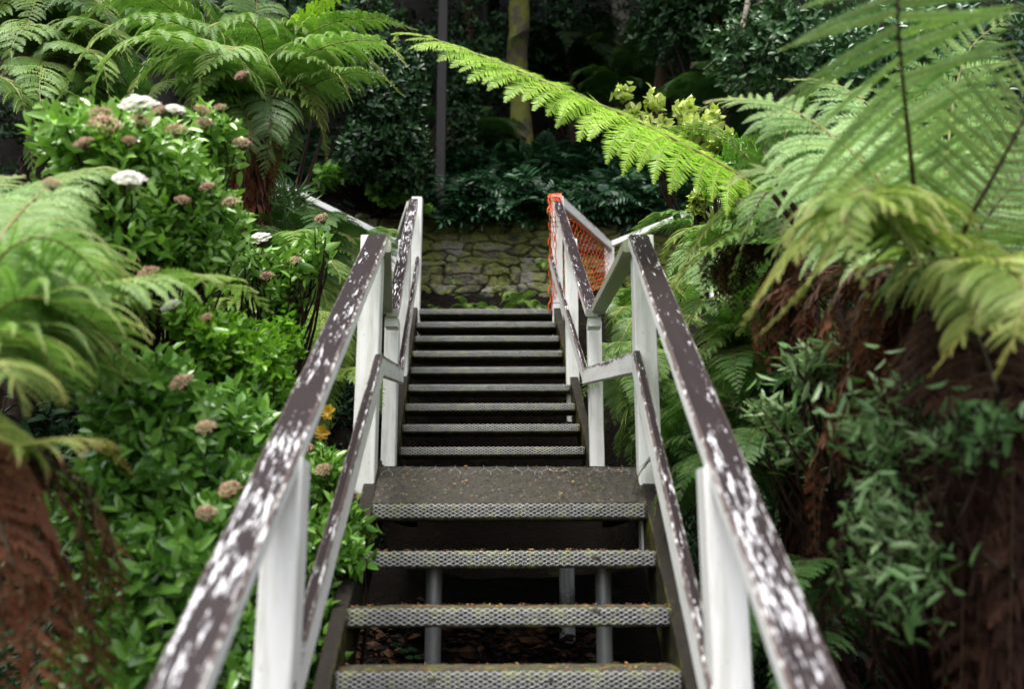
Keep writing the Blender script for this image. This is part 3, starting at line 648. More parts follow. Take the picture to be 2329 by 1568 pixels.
# leaves
def leaves(mb, B, D, Nn, L, Wd, tint, mat=0, curl=.18, fold=.25, dead=0, wide=.42):
    n = len(B); D = nrm(D); S = nrm(np.cross(D, Nn)); U = np.cross(S, D); L = np.broadcast_to(L, (n,))[:, None]; Wd = np.broadcast_to(Wd, (n,))[:, None]
    def pt(t, s, z): return B+D*L*t+S*Wd*s+U*(Wd*abs(s)*fold*2-L*curl*t*t+z*L)
    V = np.stack([pt(0, 0, 0), pt(.28, .42, 0), pt(.30, 0, 0), pt(.28, -.42, 0), pt(.68, .36, 0), pt(.68, 0, 0), pt(.68, -.36, 0), pt(1, 0, 0)], 1).reshape(-1, 3)
    b = np.arange(n)*8; tn = np.repeat(np.broadcast_to(tint, (n,)), 8); dv = np.repeat(np.broadcast_to(dead, (n,)), 8)
    mb.add(V, np.concatenate([np.stack([b+1, b+4, b+5, b+2], 1), np.stack([b+2, b+5, b+6, b+3], 1)]), mat, tn, dv); n0 = mb.n-len(V)
    mb.F.append((np.concatenate([np.stack([b, b+1, b+2], 1), np.stack([b, b+2, b+3], 1), np.stack([b+4, b+7, b+5], 1), np.stack([b+5, b+7, b+6], 1)])+n0, mat, True))
def whorls(mb, B, D, nl, L, Wd, tint, spread=60, step=.02, rng=None, mat=0, **k):
    """twigs at B along D, each with nl leaves"""
    n = len(B); D = nrm(D); ref = np.where(np.abs(D[:, 2:3]) < .9, [[0, 0, 1.]], [[1., 0, 0]]); U = nrm(np.cross(D, ref)); W2 = np.cross(D, U)
    ph = rng.rand(n)*6.28
    for j in range(nl):
        a = ph+j*2.4+rng.randn(n)*.2; R = np.cos(a)[:, None]*U+np.sin(a)[:, None]*W2; f = j/max(nl-1, 1)
        sp = np.radians(spread*(1.15-.75*f)+rng.randn(n)*10)[:, None]
        d = D*np.cos(sp)+R*np.sin(sp); nn = D*np.sin(sp)-R*np.cos(sp)
        ln = L*(.75+.4*rng.rand(n))*(1-.3*f); leaves(mb, B+D*step*(j-nl), d, nn, ln, Wd*ln/L, np.clip(tint+f*.22+rng.randn(n)*.1, 0, 1), mat, **k)
def ell(x, y, d, rx, ry, rd): return (P(x, y, d), np.array([rx*d/FPX, rd, ry*d/FPX]))
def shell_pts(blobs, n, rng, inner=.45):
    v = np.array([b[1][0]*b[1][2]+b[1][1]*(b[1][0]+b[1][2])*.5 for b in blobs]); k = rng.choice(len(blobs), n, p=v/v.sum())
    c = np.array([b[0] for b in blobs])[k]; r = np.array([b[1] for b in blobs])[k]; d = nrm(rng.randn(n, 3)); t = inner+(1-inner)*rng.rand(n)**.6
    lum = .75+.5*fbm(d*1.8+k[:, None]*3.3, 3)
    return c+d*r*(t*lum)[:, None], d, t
def shrub(label, blobs, n, L=.06, Wd=.028, nl=6, mats=('vib', 'stem'), seed=0, root_at=None, spread=60, up=.5, flowers=(), tint=.4, step=.018, cat='shrub', name='shrub', stems=60, group=None, inner=.45, curl=.18):
    rng = np.random.RandomState(seed+77); c0 = np.mean([b[0] for b in blobs], 0)
    if root_at is None: root_at = (c0[0], c0[1], min(float(ground_z(c0[0], c0[1])), min(b[0][2]-b[1][2] for b in blobs)-.1))
    rt = thing(name, label, cat, root_at, group)
    B, D, t = shell_pts(blobs, n, rng, inner); d = nrm(D+np.array([0, -.15, up])+rng.randn(n, 3)*.45)
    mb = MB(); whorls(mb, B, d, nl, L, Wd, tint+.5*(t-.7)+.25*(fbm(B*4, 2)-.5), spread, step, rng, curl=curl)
    mb.build('foliage', M[mats[0]], rt)
    ms = MB(); ra = np.asarray(root_at, float)
    for k in rng.choice(n, min(stems, n), replace=False):
        e = B[k]-d[k]*step*nl; mid = ra*.45+e*.55+rng.randn(3)*.04; tube(ms, catmull([ra+rng.randn(3)*.03, mid, e, B[k]], 9)[0], np.linspace(.008, .0022, 9)*(L/.06), 5, 0, .4, caps=False)
    ms.build('stem', M[mats[1]], rt)
    for f in flowers: flower(rt, *f)
    return rt
OCT = (np.array([[1, 0, 0], [-1, 0, 0], [0, 1, 0], [0, -1, 0], [0, 0, 1], [0, 0, -1.]]), np.array([[0, 2, 4], [2, 1, 4], [1, 3, 4], [3, 0, 4], [2, 0, 5], [1, 2, 5], [3, 1, 5], [0, 3, 5]]))
def flower(root, p, kind='pink', r=.035, tilt=None, seed=0):
    p = np.asarray(p, float); rng = np.random.RandomState(int(abs(p[0]*991+p[2]*577)*10) % 99999); n = 46 if kind == 'white' else 60; mb = MB()
    ax = nrm(np.array([rng.randn()*.35, -1.0, 1.])); U = nrm(np.cross(ax, [1, 0, 0])); W2 = np.cross(ax, U)
    for i in range(n):
        f = math.sqrt((i+.5)/n); a = i*2.4; R = math.cos(a)*U+math.sin(a)*W2
        c = p+R*r*f*(1+rng.randn()*.06)+ax*(r*.45*(1-f*f)+rng.randn()*r*.05)
        if kind == 'white':
            for b in range(5):
                aa = b*1.2566+rng.rand()*.3; e = math.cos(aa)*U+math.sin(aa)*W2; g = math.cos(aa+1.57)*U+math.sin(aa+1.57)*W2; s = r*.17
                mb.add([c, c+e*s+g*s*.6+ax*s*.3, c+e*s*1.5+ax*s*.4, c+e*s-g*s*.6+ax*s*.3], [[0, 1, 2, 3]], 0, rng.rand())
        else:
            mb.add(c+OCT[0]*r*(.07+.05*rng.rand()), OCT[1], 0, rng.rand())
        if i % 3 == 0: tube(mb, [p-ax*r*.9, c-ax*r*.08], .0008, 3, 1, .8, caps=False)
    o = mb.build('flower_cluster', [M['whitefl' if kind == 'white' else 'pink'], M['stem']], root)
    o['label'] = 'white flower cluster' if kind == 'white' else 'pinkish brown bud cluster'
    return o
# ------------------------------------------------------------------ tree fern on the left behind the viburnum
def gz(p): return float(ground_z(p[0], p[1]))
cr = P(585, 300, 5.5)
tf = thing('tree_fern', 'spreading tree fern with brown shaggy trunk rising behind the flowering shrub', 'tree fern', (cr[0]-.05, cr[1]+.05, gz(cr)-.1), 'tree ferns')
mb = MB(); b0 = np.array(tf.location); trunk_mesh(mb, [b0, lerp(b0, cr, .5)+[.03, 0, 0], cr], .12, .075, 1, 1500, .11); mb.build('trunk', [M['fibre'], M['dead']], tf)
FK = dict(n=38, m=24, pw=1.7)
A_ = [
 ([(600, 270, 5.4), (680, 140, 5.2), (780, 95, 5.0), (870, 98, 4.9), (925, 150, 4.8)], dict(W=.30, droop=1.2, mats=('fern_pale', 'rib'))),
 ([(600, 280, 5.4), (690, 205, 5.2), (780, 168, 5.0), (860, 172, 4.9), (916, 215, 4.85)], dict(W=.25, droop=1.3, mats=('fern_pale', 'rib'))),
 ([(600, 270, 5.5), (670, 110, 5.4), (760, 50, 5.3), (860, 42, 5.2), (945, 66, 5.1)], dict(W=.24, droop=1.0, mats=('fern', 'rib'))),
 ([(585, 270, 5.4), (500, 120, 4.9), (410, 55, 4.6), (300, 38, 4.3), (200, 110, 4.1), (128, 235, 4.0)], dict(W=.27, droop=1.5, mats=('fern', 'rib'))),
 ([(585, 260, 5.4), (600, 120, 5.2), (570, 50, 5.0), (500, 50, 4.8), (420, 110, 4.6), (360, 200, 4.5)], dict(W=.28, droop=1.4, mats=('fern', 'rib'))),
 ([(590, 260, 5.4), (620, 110, 5.3), (660, 70, 5.3), (720, 85, 5.2), (770, 150, 5.1)], dict(W=.28, droop=1.3, mats=('fern', 'rib'))),
 ([(590, 290, 5.4), (612, 210, 5.1), (618, 240, 4.85), (612, 320, 4.75), (600, 400, 4.75)], dict(W=.26, droop=1.1, tip_dead=.4, mats=('fern_dark', 'rib_dark'))),
 ([(580, 290, 5.4), (540, 210, 5.1), (560, 260, 4.8), (565, 330, 4.7), (545, 400, 4.7)], dict(W=.22, droop=1.1, tip_dead=.3, mats=('fern_dark', 'rib'))),
 ([(580, 280, 5.3), (500, 200, 4.9), (420, 175, 4.6), (360, 205, 4.4), (325, 265, 4.3)], dict(W=.2, droop=1.3, mats=('fern', 'rib'))),
 ([(580, 280, 5.3), (520, 170, 4.8), (470, 180, 4.6), (440, 230, 4.5), (420, 290, 4.5)], dict(W=.2, droop=1.3, mats=('fern_pale', 'rib'))),
 ([(600, 290, 5.4), (640, 190, 5.2), (690, 190, 5.1), (720, 240, 5.0), (730, 300, 5.0)], dict(W=.22, droop=1.2, tip_dead=.7, mats=('fern', 'rib'))),
 ([(585, 250, 5.6), (580, 60, 5.8), (600, -60, 6.0), (660, -90, 6.2)], dict(W=.3, droop=1.2, mats=('fern', 'rib'))),
 ([(585, 260, 5.5), (470, 20, 5.6), (380, -60, 5.7), (280, -60, 5.7), (200, 10, 5.6)], dict(W=.3, droop=1.2, mats=('fern', 'rib'))),
 ([(590, 260, 5.5), (690, 60, 5.5), (780, -20, 5.6), (880, -20, 5.6)], dict(W=.24, droop=1.1, mats=('fern_young', 'rib'))),
 ([(580, 300, 5.4), (520, 260, 5.0), (470, 300, 4.8), (440, 370, 4.8)], dict(W=.2, droop=1.2, mats=('fern_dark', 'rib'))),
]
A_ += [
 ([(580, 280, 5.3), (480, 130, 4.6), (380, 80, 4.2), (290, 95, 4.0), (220, 170, 3.9), (190, 260, 3.9)], dict(W=.3, droop=1.4, mats=('fern_pale', 'rib'))),
 ([(585, 280, 5.3), (550, 130, 4.8), (520, 110, 4.5), (470, 150, 4.3), (440, 230, 4.25)], dict(W=.27, droop=1.4, mats=('fern_pale', 'rib'))),
 ([(585, 280, 5.4), (430, 60, 5.2), (330, -10, 5.0), (230, 10, 4.8), (150, 90, 4.7)], dict(W=.32, droop=1.4, mats=('fern', 'rib'))),
 ([(590, 270, 5.4), (650, 150, 5.1), (700, 130, 4.95), (760, 160, 4.85), (800, 230, 4.8)], dict(W=.26, droop=1.4, mats=('fern', 'rib'))),
] + [
 ([(590, 290, 5.4), (650, 220, 5.1), (700, 230, 5.0), (730, 290, 4.95), (745, 360, 4.95)], dict(W=.24, droop=1.2, tip_dead=.6, mats=('fern', 'rib'))),
 ([(590, 300, 5.3), (640, 240, 5.0), (665, 290, 4.9), (670, 380, 4.9)], dict(W=.2, droop=1.1, tip_dead=.5, mats=('fern_dark', 'rib_dark'))),
 ([(580, 290, 5.3), (500, 220, 4.9), (450, 250, 4.7), (425, 330, 4.6)], dict(W=.24, droop=1.2, mats=('fern', 'rib'))),
 ([(580, 300, 5.3), (530, 250, 5.0), (500, 300, 4.85), (490, 390, 4.85)], dict(W=.22, droop=1.1, tip_dead=.3, mats=('fern', 'rib'))),
 ([(580, 270, 5.4), (480, 170, 5.0), (400, 130, 4.8), (330, 160, 4.7), (290, 230, 4.6)], dict(W=.28, droop=1.3, mats=('fern', 'rib'))),
 ([(580, 260, 5.5), (430, 90, 5.6), (300, 40, 5.5), (180, 60, 5.4), (90, 150, 5.3)], dict(W=.36, droop=1.3, mats=('fern_dark', 'rib'))),
 ([(600, 260, 5.5), (720, 110, 5.4), (820, 120, 5.3), (880, 180, 5.2)], dict(W=.26, droop=1.3, mats=('fern', 'rib'))),
]
for i, (pp, k) in enumerate(A_): frond_obj(tf, PP(*pp), seed=i+1, **{**FK, **k})
for i, (x, y0, y1, d) in enumerate([(570, 400, 560, 5.4), (545, 390, 540, 5.35), (590, 400, 520, 5.4), (625, 330, 450, 5.3), (560, 420, 600, 5.3)]):
    frond_obj(tf, PP((585, 300, 5.5), (x, y0-40, d), (x-4, (y0+y1)/2, d), (x, y1, d)), name='dead_frond', seed=40+i, W=.09, n=26, m=10, droop=2, dead=.2, curl=.4, mats=('dead', 'rib_dark'))
# second tree fern, far left
cr2 = P(120, 150, 6.2)
tf2 = thing('tree_fern', 'shaded tree fern at the far left with a bunch of pinkish brown dead fronds', 'tree fern', (cr2[0], cr2[1], gz(cr2)), 'tree ferns')
mb = MB(); b0 = np.array(tf2.location); trunk_mesh(mb, [b0, lerp(b0, cr2, .5), cr2], .13, .09, 2, 500, .1); mb.build('trunk', [M['fibre'], M['dead_dark']], tf2)
fern_plant('', None, 1.5, 16, ('fern_dark', 'rib_dark'), root=tf2, crown=cr2, seed=3)
for i, (x0, x1, y1) in enumerate([(60, -30, 60), (110, 60, 60), (150, 200, 90), (180, 250, 60)]):
    frond_obj(tf2, PP((120, 140, 6.0), (x0, 20, 5.6), ((x0+x1)/2, 0, 5.3), (x1, y1, 5.1)), seed=75+i, W=.32, droop=1.3, n=30, m=18, pw=1.7)
for i, x in enumerate((60, 90, 120, 150)):
    frond_obj(tf2, PP((120, 150, 6.1), (x, 125, 5.6), (x-12, 170, 5.5), (x-8, 240, 5.5)), name='dead_frond', label='pinkish brown dead frond', seed=60+i, W=.22, n=24, m=12, droop=1.6, curl=.2, tint=(.3, 1), mats=('dead_pink', 'rib_dark'))
frond_obj(tf2, PP((-60, 160, 5.0), (20, 185, 4.6), (60, 260, 4.5), (75, 400, 4.5)), seed=71, W=.28, droop=1.4, n=30, m=16)
frond_obj(tf2, PP((60, 200, 5.2), (140, 205, 4.9), (200, 240, 4.7), (240, 330, 4.6)), seed=72, W=.22, droop=1.4, n=30, m=16)
frond_obj(tf2, PP((90, 130, 5.8), (60, 20, 5.5), (0, -10, 5.3), (-60, 60, 5.2)), seed=73, W=.3, droop=1.3, n=30, m=16, mats=('fern_dark', 'rib_dark'))
frond_obj(tf2, PP((130, 130, 5.8), (180, 20, 5.4), (240, 30, 5.1), (280, 120, 5.0)), seed=74, W=.3, droop=1.3, n=30, m=16, mats=('fern_dark', 'rib_dark'))

for i, (pp, mt) in enumerate([(((160, 150, 5.8), (200, 60, 5.2), (260, 70, 4.8), (300, 150, 4.7)), 'fern'), (((130, 150, 5.9), (90, 60, 5.2), (40, 80, 4.8), (10, 170, 4.7)), 'fern'), (((150, 160, 5.8), (180, 110, 5.0), (230, 140, 4.6), (250, 230, 4.5)), 'fern'), (((120, 170, 5.8), (100, 140, 5.0), (90, 200, 4.5), (100, 290, 4.4)), 'fern')]):
    frond_obj(tf2, PP(*pp), seed=360+i, W=.3, droop=1.3, n=28, m=20, pw=1.7, mats=(mt, 'rib'))
# ------------------------------------------------------------------ near tree fern at the left edge
cd_ = P(-90, 880, 2.0)
tf3 = thing('tree_fern', 'near tree fern at the left edge with pale arching fronds and brown skirt', 'tree fern', (cd_[0], cd_[1]+.1, gz(cd_)-.2), 'tree ferns')
mb = MB(); b0 = np.array(tf3.location); trunk_mesh(mb, [b0, lerp(b0, cd_, .5), cd_], .11, .09, 4, 2500, .08); mb.build('trunk', [M['fibre'], M['dead']], tf3)
D_ = [
 ([(-90, 840, 2.0), (60, 700, 2.15), (250, 645, 2.35), (420, 632, 2.6), (550, 660, 2.75), (618, 712, 2.8)], dict(W=.25, droop=1.0)),
 ([(-90, 820, 2.0), (20, 690, 1.95), (130, 690, 2.0), (240, 760, 2.1), (310, 860, 2.15)], dict(W=.27, droop=.9)),
 ([(-90, 800, 2.0), (-20, 580, 2.15), (80, 450, 2.4), (190, 390, 2.6), (280, 410, 2.75), (352, 482, 2.85)], dict(W=.2, droop=1.3)),
 ([(-90, 900, 1.9), (20, 1010, 1.75), (130, 1000, 1.85), (230, 1015, 1.95), (300, 1080, 2.0)], dict(W=.13, droop=1.2, tip_dead=.95, mats=('fern_yellow', 'rib'))),
 ([(-90, 800, 2.0), (-10, 600, 1.95), (90, 540, 2.0), (190, 590, 2.1), (260, 690, 2.2)], dict(W=.24, droop=1.1)),
 ([(-90, 830, 2.0), (-20, 760, 1.85), (60, 770, 1.85), (120, 840, 1.9), (150, 930, 1.95)], dict(W=.22, droop=.9)),
 ([(-90, 820, 2.0), (0, 640, 2.1), (120, 600, 2.3), (250, 620, 2.5), (350, 700, 2.6)], dict(W=.22, droop=1.1)),
 ([(-90, 820, 2.05), (-60, 520, 2.4), (-20, 420, 2.6), (50, 400, 2.8)], dict(W=.22, droop=1.1)),
 ([(-90, 860, 1.9), (-40, 820, 1.75), (20, 850, 1.7), (60, 940, 1.7)], dict(W=.2, droop=1)),
]
D_ += [
 ([(-90, 800, 2.1), (0, 620, 2.25), (110, 560, 2.4), (220, 590, 2.55), (300, 670, 2.6), (340, 760, 2.6)], dict(W=.26, droop=1.0)),
 ([(-90, 850, 2.0), (0, 770, 2.0), (110, 760, 2.1), (200, 810, 2.15), (250, 890, 2.2)], dict(W=.24, droop=1.0)),
 ([(-90, 850, 2.2), (20, 720, 2.5), (180, 680, 2.7), (330, 700, 2.9), (420, 760, 3.0)], dict(W=.26, droop=1.0)),
 ([(-60, 700, 2.4), (30, 540, 2.6), (120, 470, 2.8), (220, 480, 2.9), (290, 550, 2.95)], dict(W=.24, droop=1.1)),
]
for i, (pp, k) in enumerate(D_): frond_obj(tf3, PP(*pp), seed=80+i, **{**dict(n=27, m=34, tint=(.1, .8), pw=1.55, mats=('fern_pale', 'rib')), **k})
for i, (x, y0, y1, d, W) in enumerate([(40, 1110, 1540, 1.9, .1), (110, 1150, 1600, 1.95, .11), (190, 1150, 1450, 2.1, .09), (235, 1130, 1440, 2.15, .09), (0, 1160, 1600, 1.8, .12), (150, 1300, 1650, 1.9, .12), (70, 1260, 1700, 1.75, .12), (210, 1330, 1700, 2.0, .1), (265, 1200, 1400, 2.2, .07)]):
    frond_obj(tf3, PP((-90, 900, 2.0), (x-60, y0-30, d), (x, (y0*.7+y1*.3), d), (x+18, y1, d)), name='dead_frond', seed=100+i, W=W*1.5, n=22, m=20, droop=1.0, curl=.3, pw=1.0, mats=('dead', 'rib_dark'))

# ------------------------------------------------------------------ big near tree fern on the right
ce = P(2190, 620, 2.3)
tf4 = thing('tree_fern', 'huge near tree fern on the right with an upright frond and rusty dead skirt', 'tree fern', (ce[0]+.02, ce[1]+.05, gz(ce)-.2), 'tree ferns')
mb = MB(); b0 = np.array(tf4.location); trunk_mesh(mb, [b0, lerp(b0, ce, .5), ce], .12, .09, 5, 5000, .10, tint=(0, .8)); mb.build('trunk', [M['fibre'], M['dead_dark']], tf4)
E_ = [
 ([(2150, 640, 2.25), (2092, 500, 2.15), (2066, 300, 2.02), (2046, 90, 1.9), (2040, -90, 1.85), (2040, -180, 1.85)], dict(W=.37, N0=(.05, -1, .15), droop=.13, n=28, a0=2, a1=-8, lift=0, prof=(.45, .7, 2.6), rr=.008, mats=('fern_blue', 'rib', 'rib_dark'), pw=.85, w=1.1)),
 ([(2140, 640, 2.4), (2040, 460, 2.5), (1920, 330, 2.65), (1780, 240, 2.8), (1650, 225, 2.95), (1600, 250, 3.0)], dict(W=.32, N0=(-.2, -.45, .9), droop=.75, n=30, sides=(.7, 1), mats=('fern_blue', 'rib'))),
 ([(2160, 640, 2.2), (2195, 520, 2.1), (2260, 400, 2.05), (2330, 270, 2.0), (2400, 150, 2.0)], dict(W=.34, N0=(-.1, -1, .2), droop=.3, lift=0, n=26, pw=.9, rr=.008, mats=('fern_blue', 'rib', 'rib_dark'))),
 ([(2170, 640, 2.3), (2240, 500, 2.3), (2330, 400, 2.3), (2450, 330, 2.3)], dict(W=.3, N0=(0, -1, .5), droop=.5, rr=.008, mats=('fern_blue', 'rib_dark'))),
 ([(2140, 640, 2.5), (2080, 420, 2.8), (2020, 280, 3.0), (1900, 190, 3.2), (1790, 180, 3.3)], dict(W=.34, N0=(-.2, -.45, .9), droop=.7, sides=(.7, 1), mats=('fern_blue', 'rib'))),
 ([(2150, 640, 2.4), (2160, 300, 2.9), (2200, 120, 3.1), (2290, 40, 3.2)], dict(W=.36, N0=(.1, -.9, .4), droop=.5, mats=('fern', 'rib'))),
 ([(2140, 640, 2.3), (2000, 520, 2.5), (1870, 420, 2.6), (1750, 380, 2.75), (1650, 420, 2.8)], dict(W=.28, N0=(-.1, -.6, .7), droop=.8, mats=('fern_blue', 'rib'))),
 ([(2120, 600, 2.25), (2020, 480, 2.1), (1935, 460, 2.0), (1840, 540, 1.95), (1755, 640, 1.92), (1690, 745, 1.92)], dict(W=.22, droop=1.0, tip_dead=.35, mats=('fern_yellow', 'rib'), n=26, m=30, pw=1.5)),
 ([(2100, 600, 2.2), (2000, 490, 2.0), (1950, 490, 1.9), (1880, 590, 1.85), (1800, 690, 1.85), (1730, 760, 1.85)], dict(W=.10, droop=1.2, tip_dead=.3, mats=('fern_yellow', 'rib'), n=26, m=30, pw=1.5)),
 ([(2110, 580, 2.2), (1990, 440, 1.95), (1930, 455, 1.85), (1935, 540, 1.8), (1965, 655, 1.78)], dict(W=.13, droop=.7, N0=(0, -1, .3), mats=('fern_yellow', 'rib'), n=26)),
 ([(2000, 540, 2.2), (1950, 450, 1.95), (2040, 480, 1.85), (2150, 535, 1.8), (2250, 580, 1.78), (2330, 640, 1.78)], dict(W=.2, droop=1.0, tip_dead=.5, mats=('fern_yellow', 'rib'), n=26, m=30, pw=1.5)),
 ([(2170, 640, 2.1), (2220, 590, 1.95), (2240, 660, 1.85), (2190, 760, 1.8), (2120, 850, 1.8)], dict(W=.16, droop=1.1, tip_dead=.35, mats=('fern_yellow', 'rib'), n=24, m=30, pw=1.5)),
 ([(2190, 640, 2.1), (2280, 590, 1.85), (2330, 660, 1.75), (2310, 760, 1.7), (2270, 850, 1.7)], dict(W=.2, droop=1.1, tip_dead=.35, mats=('fern_yellow', 'rib'), n=24, m=30, pw=1.5)),
 ([(2190, 640, 2.2), (2320, 620, 1.9), (2400, 700, 1.8), (2420, 850, 1.8)], dict(W=.24, droop=1.1, mats=('fern_yellow', 'rib'), n=24, m=30, pw=1.5)),
 ([(2170, 640, 2.3), (2120, 600, 2.2), (2060, 640, 2.15), (2020, 720, 2.15)], dict(W=.14, droop=1.2, mats=('fern', 'rib'), n=28)),
]
for i, (pp, k) in enumerate(E_): frond_obj(tf4, PP(*pp), seed=130+i, **{**dict(n=28, m=30, tint=(.2, .9), pw=1.4), **k})
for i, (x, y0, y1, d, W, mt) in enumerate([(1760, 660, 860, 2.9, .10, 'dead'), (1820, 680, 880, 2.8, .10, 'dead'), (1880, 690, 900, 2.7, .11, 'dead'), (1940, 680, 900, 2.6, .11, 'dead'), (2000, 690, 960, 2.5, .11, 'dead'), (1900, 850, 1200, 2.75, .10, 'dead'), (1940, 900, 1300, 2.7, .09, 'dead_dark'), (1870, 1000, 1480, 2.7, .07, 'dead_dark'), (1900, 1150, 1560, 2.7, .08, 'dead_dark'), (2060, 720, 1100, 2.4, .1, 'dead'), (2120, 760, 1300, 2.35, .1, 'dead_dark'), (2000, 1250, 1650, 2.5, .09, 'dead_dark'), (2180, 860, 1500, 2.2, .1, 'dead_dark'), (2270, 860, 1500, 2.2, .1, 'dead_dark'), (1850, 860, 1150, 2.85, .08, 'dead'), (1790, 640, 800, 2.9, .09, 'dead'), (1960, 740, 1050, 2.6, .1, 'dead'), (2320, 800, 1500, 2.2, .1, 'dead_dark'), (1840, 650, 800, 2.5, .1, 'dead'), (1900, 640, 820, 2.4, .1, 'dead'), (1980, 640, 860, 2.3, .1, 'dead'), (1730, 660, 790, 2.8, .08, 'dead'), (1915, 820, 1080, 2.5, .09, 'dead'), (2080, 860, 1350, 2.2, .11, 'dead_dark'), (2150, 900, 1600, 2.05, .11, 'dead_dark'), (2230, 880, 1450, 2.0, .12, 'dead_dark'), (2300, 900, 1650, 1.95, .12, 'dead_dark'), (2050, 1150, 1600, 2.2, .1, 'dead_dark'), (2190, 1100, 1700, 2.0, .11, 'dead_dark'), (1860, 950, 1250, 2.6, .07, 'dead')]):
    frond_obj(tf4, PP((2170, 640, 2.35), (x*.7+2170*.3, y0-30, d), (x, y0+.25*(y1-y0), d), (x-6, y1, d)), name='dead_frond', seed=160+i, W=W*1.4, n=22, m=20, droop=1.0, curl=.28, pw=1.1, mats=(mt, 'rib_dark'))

# ------------------------------------------------------------------ fern beside the right rail with the long arching yellow-green frond
cf = P(1800, 560, 3.7)
tf5 = thing('tree_fern', 'tree fern right of the steps throwing one long bright frond across the view', 'tree fern', (cf[0], cf[1], gz(cf)-.1), 'tree ferns')
mb = MB(); b0 = np.array(tf5.location); trunk_mesh(mb, [b0, lerp(b0, cf, .5), cf], .12, .08, 6, 1200, .11); mb.build('trunk', [M['fibre'], M['dead_dark']], tf5)
frond_obj(tf5, PP((1820, 520, 3.55), (1720, 425, 3.4), (1560, 330, 3.4), (1400, 253, 3.45), (1250, 190, 3.5), (1100, 128, 3.6), (985, 88, 3.7), (925, 74, 3.75), (900, 84, 3.75), (903, 98, 3.74)), label='long bright yellow-green frond still uncurling at its tip', seed=200, W=.34, N0=(.05, -.55, .85), n=42, m=32, droop=.95, a0=8, a1=42, lift=.0, sides=(.6, 1), prof=(.12, .6, 2.3), pw=2.5, t0=.08, curl=.12, tint=(.35, .95), rr=.007, mats=('fern_young', 'rib'))
F_ = [
 ([(1790, 540, 3.6), (1720, 450, 3.4), (1650, 480, 3.3), (1590, 550, 3.25), (1540, 630, 3.2)], dict(W=.17, droop=1.0)),
 ([(1800, 540, 3.6), (1700, 520, 3.3), (1620, 560, 3.2), (1540, 640, 3.15), (1500, 720, 3.15)], dict(W=.17, droop=1.0)),
 ([(1800, 540, 3.6), (1760, 440, 3.2), (1720, 470, 3.0), (1690, 560, 2.95), (1660, 640, 2.95)], dict(W=.16, droop=1.0, mats=('fern', 'rib_dark'))),
 ([(1810, 540, 3.6), (1840, 430, 3.2), (1860, 450, 3.0), (1850, 560, 2.9), (1820, 660, 2.85)], dict(W=.17, droop=1.0, mats=('fern', 'rib_dark'))),
 ([(1800, 540, 3.6), (1750, 450, 3.5), (1680, 460, 3.5), (1610, 520, 3.5), (1560, 600, 3.5)], dict(W=.18, droop=1.0, mats=('fern', 'rib'))),
 ([(1800, 540, 3.7), (1780, 350, 3.6), (1820, 240, 3.6), (1900, 180, 3.6)], dict(W=.25, droop=.9)),
 ([(1800, 540, 3.7), (1720, 380, 3.7), (1620, 300, 3.8), (1540, 300, 3.9), (1480, 350, 3.9)], dict(W=.2, droop=1.0, mats=('fern', 'rib'))),
 ([(1810, 540, 3.6), (1790, 460, 3.2), (1780, 520, 3.0), (1760, 620, 2.95), (1740, 700, 2.95)], dict(W=.15, droop=1.0, mats=('fern', 'rib_dark'))),
]
for i, (pp, k) in enumerate(F_): frond_obj(tf5, PP(*pp), seed=210+i, **{**dict(n=28, m=22, mats=('fern', 'rib')), **k})
# explicit fronds filling the gaps beside the middle of the steps
gr = P(1450, 700, 4.9); tg = thing('fern', 'fern with bright fronds draped over the mid rail beside the right landing post', 'fern', gr-np.array([0, 0, .6]), 'ferns growing on the slope beside the steps')
for i, (pp, mt) in enumerate([(((1450, 760, 4.9), (1430, 700, 4.8), (1400, 720, 4.7), (1385, 780, 4.7)), 'fern'), (((1450, 780, 4.9), (1450, 720, 4.7), (1420, 760, 4.5), (1395, 850, 4.45)), 'fern'), (((1470, 820, 4.7), (1440, 820, 4.5), (1420, 880, 4.45), (1415, 960, 4.45)), 'fern_pale'), (((1480, 820, 4.7), (1460, 850, 4.4), (1445, 920, 4.35), (1440, 990, 4.35)), 'fern_pale'), (((1500, 900, 4.6), (1450, 900, 4.4), (1420, 960, 4.35), (1405, 1040, 4.35)), 'fern'), (((1500, 930, 4.6), (1470, 940, 4.3), (1440, 1000, 4.3), (1435, 1060, 4.3)), 'fern'), (((1450, 740, 5.0), (1480, 660, 4.8), (1520, 640, 4.6), (1560, 680, 4.5)), 'fern'), (((1480, 780, 4.9), (1530, 720, 4.6), (1580, 730, 4.4), (1620, 790, 4.3)), 'fern')]):
    frond_obj(tg, PP(*pp), seed=300+i, W=.15, n=22, m=18, droop=.9, mats=(mt, 'rib'), tint=(.1, .6), pw=1.8)
gl = P(720, 640, 5.0); tg = thing('fern', 'fern with yellow-green fronds drooping behind the upper left handrail', 'fern', gl-np.array([0, 0, .8]), 'ferns growing on the slope beside the steps')
